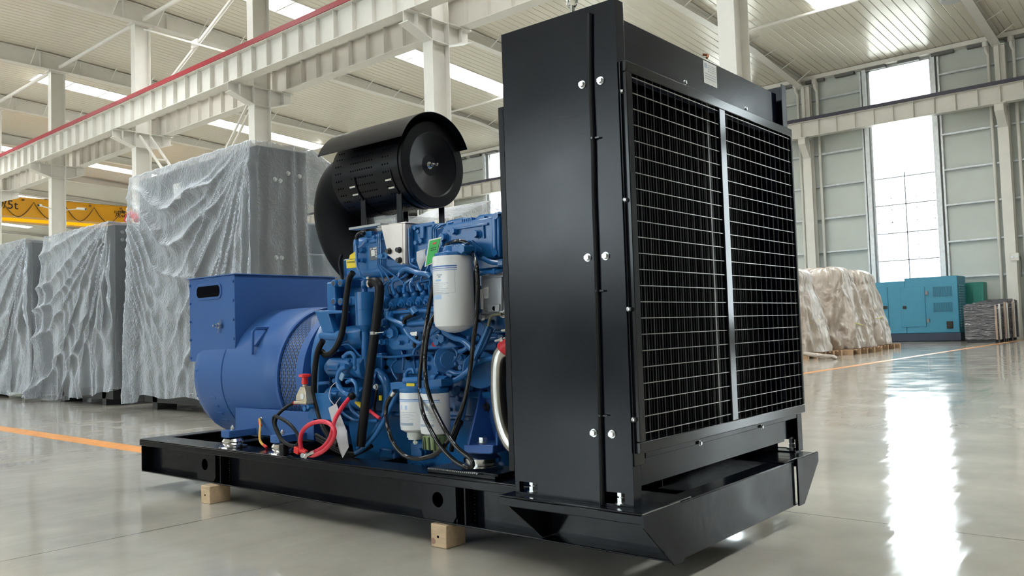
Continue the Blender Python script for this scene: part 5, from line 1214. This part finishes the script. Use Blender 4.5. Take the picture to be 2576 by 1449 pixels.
hose('fuel_hose', ((1118, 622), (1130, 613), (1150, 607), (1172, 611), (1188, 630), (1198, 665), (1202, 710), (1201, 760), (1197, 810), (1190, 865), (1184, 920), (1176, 975), (1165, 1020), (1150, 1062), (1131, 1102), (1103, 1137), (1070, 1151), (1040, 1153), (1014, 1143), (990, 1115), (976, 1077), (971, 1041), (974, 1013), (986, 994)), [2.9]*2+[2.84]*3+[2.72]*4+[2.74]*4+[2.76]*8+[2.84]*3, .0105, GCAB)
m = MB(); m.cyl(aY(986, 995, 2.84), aY(993, 985, 2.84), .0125, n=12); part(m, 'hose_fitting', ZINC)
# battery isolator switch
Y = 2.80; m = MB(); b0 = aY(768, 1012, Y); m.cbox(b0+V((0, .0, 0)), .11, .075, .016); m.prism([b0+V((-.045, -.03, .008)), b0+V((.05, -.03, .008)), b0+V((.045, -.03, .035)), b0+V((.018, -.02, .085)), b0+V((-.018, -.02, .085)), b0+V((-.045, -.03, .035))], (0, .06, 0)); m.cyl(b0+V((0, 0, .085)), b0+V((0, 0, .10)), .014, n=14)
IS = part(m, 'isolator_switch', YZINC, bevel=.004, label='brass coloured battery isolator switch')
m = MB(); m.lathe(b0+V((0, 0, .10)), (0,0,1), [(0, .018), (.035, .016), (.04, .034), (.052, .032), (.056, .0)], 20); part(m, 'knob', REDP, IS)
m = MB(); m.cyl(b0+V((.012, -.0305, .035)), b0+V((.012, -.029, .035)), .016, n=18); part(m, 'sticker', WHT, IS)
m = MB(); m.cbox(b0+V((.09, .03, -.02)), .20, .01, .14); m.cyl(b0+V((.03, -.03, -.03)), b0+V((.03, .0, -.03)), .016, n=6); m.cyl(b0+V((.06, -.03, -.02)), b0+V((.06, .0, -.02)), .012, n=12); part(m, 'switch_bracket', BLUE, IS)
d2 = lambda a, b: (680+a/5.795, 930+b/5.795)
def cable(name, P, Y0, Y1, r, mm, par=None):
    n = len(P); m = MB(); m.tube([aY(*d2(a, b), Y0+(Y1-Y0)*math.sin(PI*i/(n-1))) for i, (a, b) in enumerate(P)], r, n=10); return part(m, name, mm, par)
cable('isolator_cable', ((345, 488), (290, 510), (200, 570), (110, 660), (70, 780), (110, 900), (190, 1040), (300, 1105), (390, 1095), (418, 1000), (350, 870), (250, 770), (130, 700), (60, 680), (48, 770), (90, 900), (160, 1030), (195, 1120)), 2.80, 2.74, .0095, RUB)
m = MB(); m.tube([aY(*d2(350, 485), 2.80), aY(*d2(400, 478), 2.80)], .011, n=8); part(m, 'cable_sleeve', REDP, IS)
m = MB(); m.cbox(aY(*d2(200, 1165), 2.79), .045, .04, .07); m.cyl(aY(*d2(185, 1110), 2.79), aY(*d2(205, 1150), 2.79), .018); part(m, 'terminal_boot', RUB, bevel=.008)
RC = cable('positive_cable', ((1165, 400), (1060, 530), (960, 690), (920, 800), (903, 900), (865, 1010), (780, 1120), (680, 1185), (600, 1215)), 2.86, 2.70, .0115, RED)
cable('positive_cable', ((530, 1200), (455, 1150), (437, 1010), (480, 880), (600, 785), (760, 755), (880, 800), (938, 890), (920, 1000), (870, 1090), (780, 1180), (650, 1245), (560, 1245)), 2.745, 2.69, .0115, RED)
m = MB(); m.tube([aY(*d2(650, 1195), 2.72), aY(*d2(560, 1240), 2.72)], .010, n=8, smooth=False); m.cyl(aY(*d2(545, 1210), 2.72), aY(*d2(510, 1280), 2.72), .010, n=10); m.cyl(aY(*d2(470, 1250), 2.71), aY(*d2(495, 1250), 2.73), .013, n=10); m.cbox(aY(*d2(520, 1250), 2.725), .04, .012, .012); part(m, 'battery_terminal', STEEL, RC)
m = MB(); m.cbox(aY(*d2(405, 1175), 2.73), .042, .03, .035, Matrix.Rotation(.2, 3, 'Y')); m.tube([aY(*d2(420, 1170), 2.73), aY(*d2(530, 1205), 2.73)], .013, n=8, smooth=False); part(m, 'terminal_cover', REDP, RC, bevel=.004)
hose('positive_cable', ((892, 1002), (905, 1018), (925, 1030), (945, 1045), (955, 1052)), 2.90, .009, RED)
m = MB(); m.tube([aY(897, 1011, 2.895), aY(910, 1023, 2.895)], .0115, n=8); part(m, 'cable_marker', YELL)
hose('battery_cable', ((948, 975), (945, 1000), (942, 1030), (948, 1050)), 2.97, .007, RUB); m = MB(); m.tube([aY(957, 995, 2.95), aY(957, 1007, 2.95)], .0085, n=8); part(m, 'cable_marker', YELL)
bolts([(aY(947, 973, 2.96), (0,-1,0), .012)], 'terminal_nut', SM)
hose('drain_hose', ((1160, 1060), (1150, 1080), (1140, 1110), (1135, 1135)), 2.95, .012, RUB)

# --- front engine mount
Y = 2.90; m = MB(); m.prism([aY(a, b, Y) for a, b in ((1166, 1119), (1240, 1120), (1240, 1139), (1232, 1143), (1168, 1140))], (0, .22, 0))
for (q, w2) in (((1206, 965), (1180, 1119)), ): pass
m.prism([aY(a, b, Y+.19) for a, b in ((1206, 960), (1246, 960), (1252, 1122), (1172, 1122), (1206, 975))], (0, .02, 0))
for (a0_, a1_) in (((1208, 975), (1174, 1121)), ((1246, 970), (1246, 1121))):
    p0, p1 = aY(*a0_, Y+.18), aY(*a1_, Y); q1 = aY(*a1_, Y+.19); m.prism([p0, p1, V((p1.x, Y+.19, p1.z))], (.012, 0, 0))
EM = part(m, 'engine_mount', MBLUE, bevel=.005)
for (a, b) in ((1227, 950), (1222, 1025)): bolts([(aY(a, b, Y+.185), (0,-1,0), .02, .022)], 'mount_bolt', EM, mat('black bolt', (.03, .03, .03), .4))
m = MB(); m.cyl(aY(1223, 988, Y+.185), aY(1223, 988, Y+.195), .015, n=16); part(m, 'bolt_hole', DARK, EM)
p = aY(1217, 1121, Y+.06); bolts([(V((p.x, Y+.06, aY(1217, 1119, Y).z)), (0,0,1), .022, .02)], 'mount_bolt', EM)
c = aY(1213, 1150, Y+.08); m = MB(); m.lathe((c.x, c.y, .36), (0,0,1), [(0, .10), (.006, .10), (.008, .075), (.02, .088), (.04, .090), (.055, .07), (.065, .04), (.066, 0)], 36); rm = part(m, 'rubber_mount', STEEL, EM)
m = MB(); m.box(-2.93, -2.50, 2.86, 3.06, .33, .352); m.box(-2.93, -2.50, 2.84, 2.862, .33, .345); part(m, 'mount_pad', SKID, SK, bevel=.003)
m = MB(); [m.sphere((-2.92+i*.0125, 2.842, .347), .007, 6, 4) for i in range(26)]; part(m, 'weld_bead', mat('bright weld', (.35, .35, .36), .25, metal=.8), SK)

# --- stainless coolant pipe
Xp = -2.34; pts = [V((Xp-.02, 2.90, 1.02)), aY(1258, 885, 2.84), aY(1249, 915, 2.84), aY(1247, 960, 2.84), aY(1251, 1010, 2.84), aY(1260, 1060, 2.84), aY(1276, 1100, 2.84), aY(1300, 1128, 2.84), aY(1330, 1140, 2.86)]
pts = [aY(a, b, 2.84) for a, b in ((1292, 868), (1270, 880), (1257, 905), (1254, 950), (1256, 1005), (1263, 1055), (1277, 1098), (1298, 1126), (1330, 1140))]
m = MB(); m.tube(pts, .037, n=28, sub=8); SP = part(m, 'coolant_pipe', BRUSH, label='polished stainless coolant pipe')
m = MB(); m.tube([aY(1287, 868, 2.84), aY(1276, 873, 2.84), aY(1270, 880, 2.84)], .041, n=20, sub=3); part(m, 'silicone_joint', mat('red silicone', (.6, .02, .03), .4), SP)
m = MB(); m.cyl(aY(1246, 858, 2.82), aY(1275, 850, 2.82), .006, n=8); m.cyl(aY(1262, 856, 2.82), aY(1268, 853, 2.82), .014, n=8); m.cyl(aY(1262, 832, 2.82), aY(1278, 830, 2.82), .006, n=8); part(m, 'clamp_bolt', ZINC, SP)

# --- grey control actuator
Y = 2.93; m = MB(); m.prism([aY(a, b, Y) for a, b in ((1209, 692), (1300, 680), (1300, 790), (1212, 789))], (0, .09, 0)); m.prism([aY(a, b, Y-.012) for a, b in ((1216, 700), (1262, 696), (1262, 782), (1218, 784))], (0, .02, 0)); m.prism([aY(a, b, Y-.02) for a, b in ((1224, 765), (1256, 764), (1256, 786), (1226, 786))], (0, .02, 0)); m.prism([aY(a, b, Y+.02) for a, b in ((1205, 787), (1300, 782), (1300, 792), (1232, 795), (1222, 803), (1206, 802))], (0, .02, 0))
EC = part(m, 'actuator_housing', ALU, bevel=.005, label='grey cast aluminium actuator housing')
part(MB().cyl(aY(1244, 776, Y-.021), aY(1244, 776, Y-.01), .011, n=18), 'cable_entry', DARK, EC)
m = MB(); m.prism([aY(a, b, Y-.0135) for a, b in ((1216, 724), (1229, 722), (1229, 750), (1217, 751))], (0, .002, 0)); m.prism([aY(a, b, Y-.003) for a, b in ((1208, 728), (1214, 727), (1215, 778), (1209, 778))], (0, .004, 0)); el = part(m, 'label', PAPER, EC, flat=True)
m = MB(); [m.prism([aY(a, b, Y-.0145) for a, b in ((1220+k_*2.2, 727), (1220.8+k_*2.2, 727), (1220.8+k_*2.2, 745), (1220+k_*2.2, 745))], (0, .001, 0)) for k_ in range(3)]; part(m, 'printing', LGREY, el, flat=True)
bolts([(aY(1214, 797, Y+.02), (0,-1,0), .015), (aY(1266, 789, Y-.0), (0,-1,0), .015)], 'housing_bolt', EC)
m = MB(); m.tube([aY(a, b, 2.9) for a, b in ((1262, 790), (1242, 792), (1233, 800), (1228, 822))], .007, n=8); part(m, 'cable_loom', mat('olive sleeve', (.18, .19, .12), .5), EC); m = MB(); m.tube([aY(a, b, 2.9) for a, b in ((1228, 820), (1218, 845), (1205, 875), (1192, 905))], .012, n=8); part(m, 'sleeved_cable', BLUE, EC)
m = MB(); m.cbox(aY(1188, 760, 2.98), .06, .06, .2); m.cbox(aY(1190, 700, 2.98), .05, .05, .08); part(m, 'relay_box', mat('dark relay box', (.02, .03, .04), .4), E_, bevel=.008); part(MB().prism([aY(a, b, 2.9) for a, b in ((1184, 678), (1194, 671), (1190, 685), (1180, 690))], (0, .002, 0)), 'paper_tag', PAPER, E_)
m = MB(); m.cyl(aY(1245, 676, 2.9), aY(1245, 690, 2.9), .012, n=6); m.tube([aY(1205, 690, 2.92), aY(1225, 684, 2.9), aY(1245, 684, 2.9), aY(1265, 680, 2.92)], .01, n=8); part(m, 'sensor_line', BLUE, E_)
# big belt/fan pulley area hidden behind the casing
m = MB(); m.cyl((-2.34, 3.44, .9), (-2.28, 3.44, .9), .2); m.cyl((-2.34, 3.44, 1.2), (-2.27, 3.44, 1.2), .14); part(m, 'fan_hub', BLKS)

# small fittings seen all over the engine side
for (a, b, Y_, r) in ((862, 712, 3.0, .010), (872, 745, 3.02, .010), (1000, 900, 3.05, .010), (1055, 930, 3.0, .012), (1128, 900, 2.97, .010), (1186, 860, 3.0, .012), (1200, 845, 3.0, .012), (1208, 850, 3.0, .012), (1240, 812, 3.0, .012), (1250, 870, 3.05, .014), (1228, 915, 3.05, .012), (1000, 1010, 3.08, .012), (1135, 1030, 3.08, .010), (1155, 1000, 3.08, .012), (985, 1040, 3.08, .010), (1160, 800, 2.98, .014), (1175, 818, 2.98, .012), (960, 860, 2.98, .012), (1008, 862, 2.93, .010), (1070, 845, 2.93, .010), (1080, 822, 2.93, .012), (1030, 858, 2.93, .009), (1090, 800, 2.94, .012), (1015, 800, 2.93, .010), (943, 596, 2.96, .009), (925, 606, 2.96, .009), (1030, 590, 2.95, .009), (1080, 650, 2.95, .012), (1042, 655, 2.95, .010)):
    o = part(MB().bolt(aY(a, b, Y_), (0, -1, 0), r, r*1.2), 'bolt', BLUE, E_)
def pipes(lst, Y_, r, name='small_pipe', mm=BLUE):
    for p_ in lst: part(MB().tube([aY(a, b, Y_) for a, b in p_], r, n=8), name, mm, E_)
pipes([((860, 868), (875, 866), (890, 878), (905, 895), (920, 900)), ((1090, 762), (1100, 775), (1102, 800), (1095, 830)), ((985, 760), (975, 800), (980, 830), (995, 850)), ((1130, 870), (1145, 880), (1150, 895), (1140, 910)), ((1060, 800), (1070, 812), (1068, 830), (1055, 840)), ((1165, 700), (1185, 715), (1190, 740), (1186, 790)), ((1205, 690), (1202, 720), (1206, 760), (1203, 800))], 2.95, .0055)
pipes([((1175, 925), (1185, 950), (1178, 985), (1168, 1040), (1160, 1075)), ((1010, 880), (1015, 905), (1012, 930)), ((1000, 905), (985, 920), (990, 940), (1000, 955))], 2.99, .006)
m = MB(); m.box(-3.62, -3.30, 3.08, 3.14, 1.285, 1.325); [m.box(-3.60+i*.055, -3.58+i*.055, 3.06, 3.1, 1.30, 1.34) for i in range(6)]; part(m, 'exhaust_gasket', ALU, E_, bevel=.003)
m = MB(); m.box(-3.15, -2.95, 3.06, 3.12, .86, .90); m.box(-2.9, -2.55, 3.04, 3.12, .90, .93); m.box(-3.55, -3.50, 3.02, 3.10, .72, 1.15); m.box(-3.02, -2.98, 3.02, 3.10, .95, 1.2); m.box(-2.62, -2.58, 3.02, 3.10, .72, .98)
for q_ in m.pieces(): part(q_, 'cast_rib', BLUE, E_, bevel=.006)
for i in range(5): part(MB().cyl(aY(985+i*44, 1005-i*2, 3.12), aY(985+i*44, 1005-i*2, 3.085), .03, n=20), 'core_plug', BLUE, E_, bevel=.004)

# ---------------------------------------------------------------- things hanging on or standing under the set
def gthing(mb, name, m, label, cat, group=None, **k): return tag(mb.build(name, m, None, frame='g', **k), label, cat, group)
m = MB(); m.prism([aY(a, b, 2.76) for a, b in ((1079, 603), (1110, 596), (1097, 658), (1068, 672))], (0, .002, 0)); gt = gthing(m, 'hang_tag', PAPER, 'green card with white edge hanging beside the tall white filter', 'tag', flat=True)
m = MB(); m.prism([aY(a, b, 2.757) for a, b in ((1081, 606), (1107, 600), (1095, 655), (1071, 668))], (0, .003, 0)); part(m, 'printed_face', GRN, gt, flat=True)
m = MB(); m.prism([aY(a, b, 2.755) for a, b in ((1089, 611), (1097, 609), (1096, 613), (1088, 615))], (0, .003, 0)); part(m, 'red_print', REDP, gt, flat=True)
m = MB(); [m.prism([aY(a, b+k_*5, 2.755) for a, b in ((1083, 624), (1096, 621), (1096, 623), (1083, 626))], (0, .003, 0)) for k_ in range(2)]; part(m, 'dark_print', mat('dark green print', (.01, .1, .02), .5), gt, flat=True)
def bag(poly, Y, name, label, mm):
    P = [aY(a, b, Y) for a, b in poly]; c = sum(P, V((0,0,0)))/len(P); m = MB(); n = 6; vs = []; fs = []; k = len(P)
    for s_ in (-1, 1):
        for j in range(n+1):
            t_ = j/n
            for p in P: q = c+(p-c)*(1-t_*.98); vs.append(q+V((0, s_*(.010*math.sin(t_*PI/2)+.004*fn(q.x*30, q.z*30, s_)), 0)))
    for s_ in (0, 1):
        o = s_*(n+1)*k
        for j in range(n):
            for i in range(k): i2 = (i+1) % k; f = (o+j*k+i, o+j*k+i2, o+(j+1)*k+i2, o+(j+1)*k+i); fs.append(f if s_ else tuple(reversed(f)))
    for i in range(k): i2 = (i+1) % k; fs.append((i, i2, (n+1)*k+i2, (n+1)*k+i))
    m.add(vs, fs); return gthing(m, name, mm, label, 'bag')
BAG = film_mat('small clear bag', (.8, .82, .86), .6, rough=.2, bs=25, strength=.6, avar=.15, dist=.004)
b1 = bag(((1047, 634), (1056, 630), (1072, 626), (1072, 650), (1062, 672), (1057, 682), (1054, 672), (1048, 655)), 2.80, 'plastic_bag', 'small clear plastic bag hanging left of the green card', BAG)
b2 = bag(((826, 1026), (846, 1015), (858, 1050), (870, 1080), (878, 1125), (862, 1152), (855, 1135), (840, 1080)), 2.80, 'plastic_bag', 'long clear document bag hanging beside the looped red cable', BAG)
m = MB(); m.prism([aY(a, b, 2.80) for a, b in ((836, 1035), (848, 1030), (872, 1085), (876, 1122), (862, 1146), (856, 1130), (842, 1075))], (0, .003, 0)); part(m, 'folded_paper', mat('folded paper', (.72, .73, .80), .6), b2, flat=True)
m = MB(); m.tube([aY(a, b, 2.80) for a, b in ((842, 1020), (850, 1008), (856, 1000))], .0018, n=6); m.tube([aY(a, b, 2.80) for a, b in ((840, 1018), (828, 1000), (832, 975), (845, 962))], .0015, n=6); part(m, 'tie_string', WHT, b2)

for (X, Yb, lab_, kn) in ((-4.77, 2.748, 'pale pine block under the left end of the skid', 0), (-2.813, 2.787, 'rough pine block with a nail hole under the middle of the skid', 1)):
    m = MB(); m.box(X-.05, X+.05, Yb, Yb+(.14 if kn == 0 else .13), 0, .1065); o = m.build('wooden_block', WOODB, None, frame='g', bevel=.004); tag(o, lab_, 'wood block', 'wooden blocks under the skid')
    m = MB(); p = V((X-.003, Yb-.0006, .05)); m.cyl(p, p+V((0, .004, 0)), .0065, n=14); part(m, 'nail_hole', DARK, o)
    if kn: m = MB(); p = V((X-.035, Yb-.001, .027)); m.cyl(p, p+V((0, .004, 0)), .014, n=16); part(m, 'knot', mat('wood knot', (.35, .2, .15), .7), o)
for X in (-4.77, -2.813): 
    m = MB(); m.box(X-.05, X+.05, 3.98, 4.10, 0, .1065); tag(m.build('wooden_block', WOODB, None, frame='g', bevel=.004), 'pine block under the far side of the skid, %s' % ('alternator end' if X < -4 else 'radiator end'), 'wood block', 'wooden blocks under the skid')
for o in bpy.data.objects:
    if '_o' in o: del o['_o']
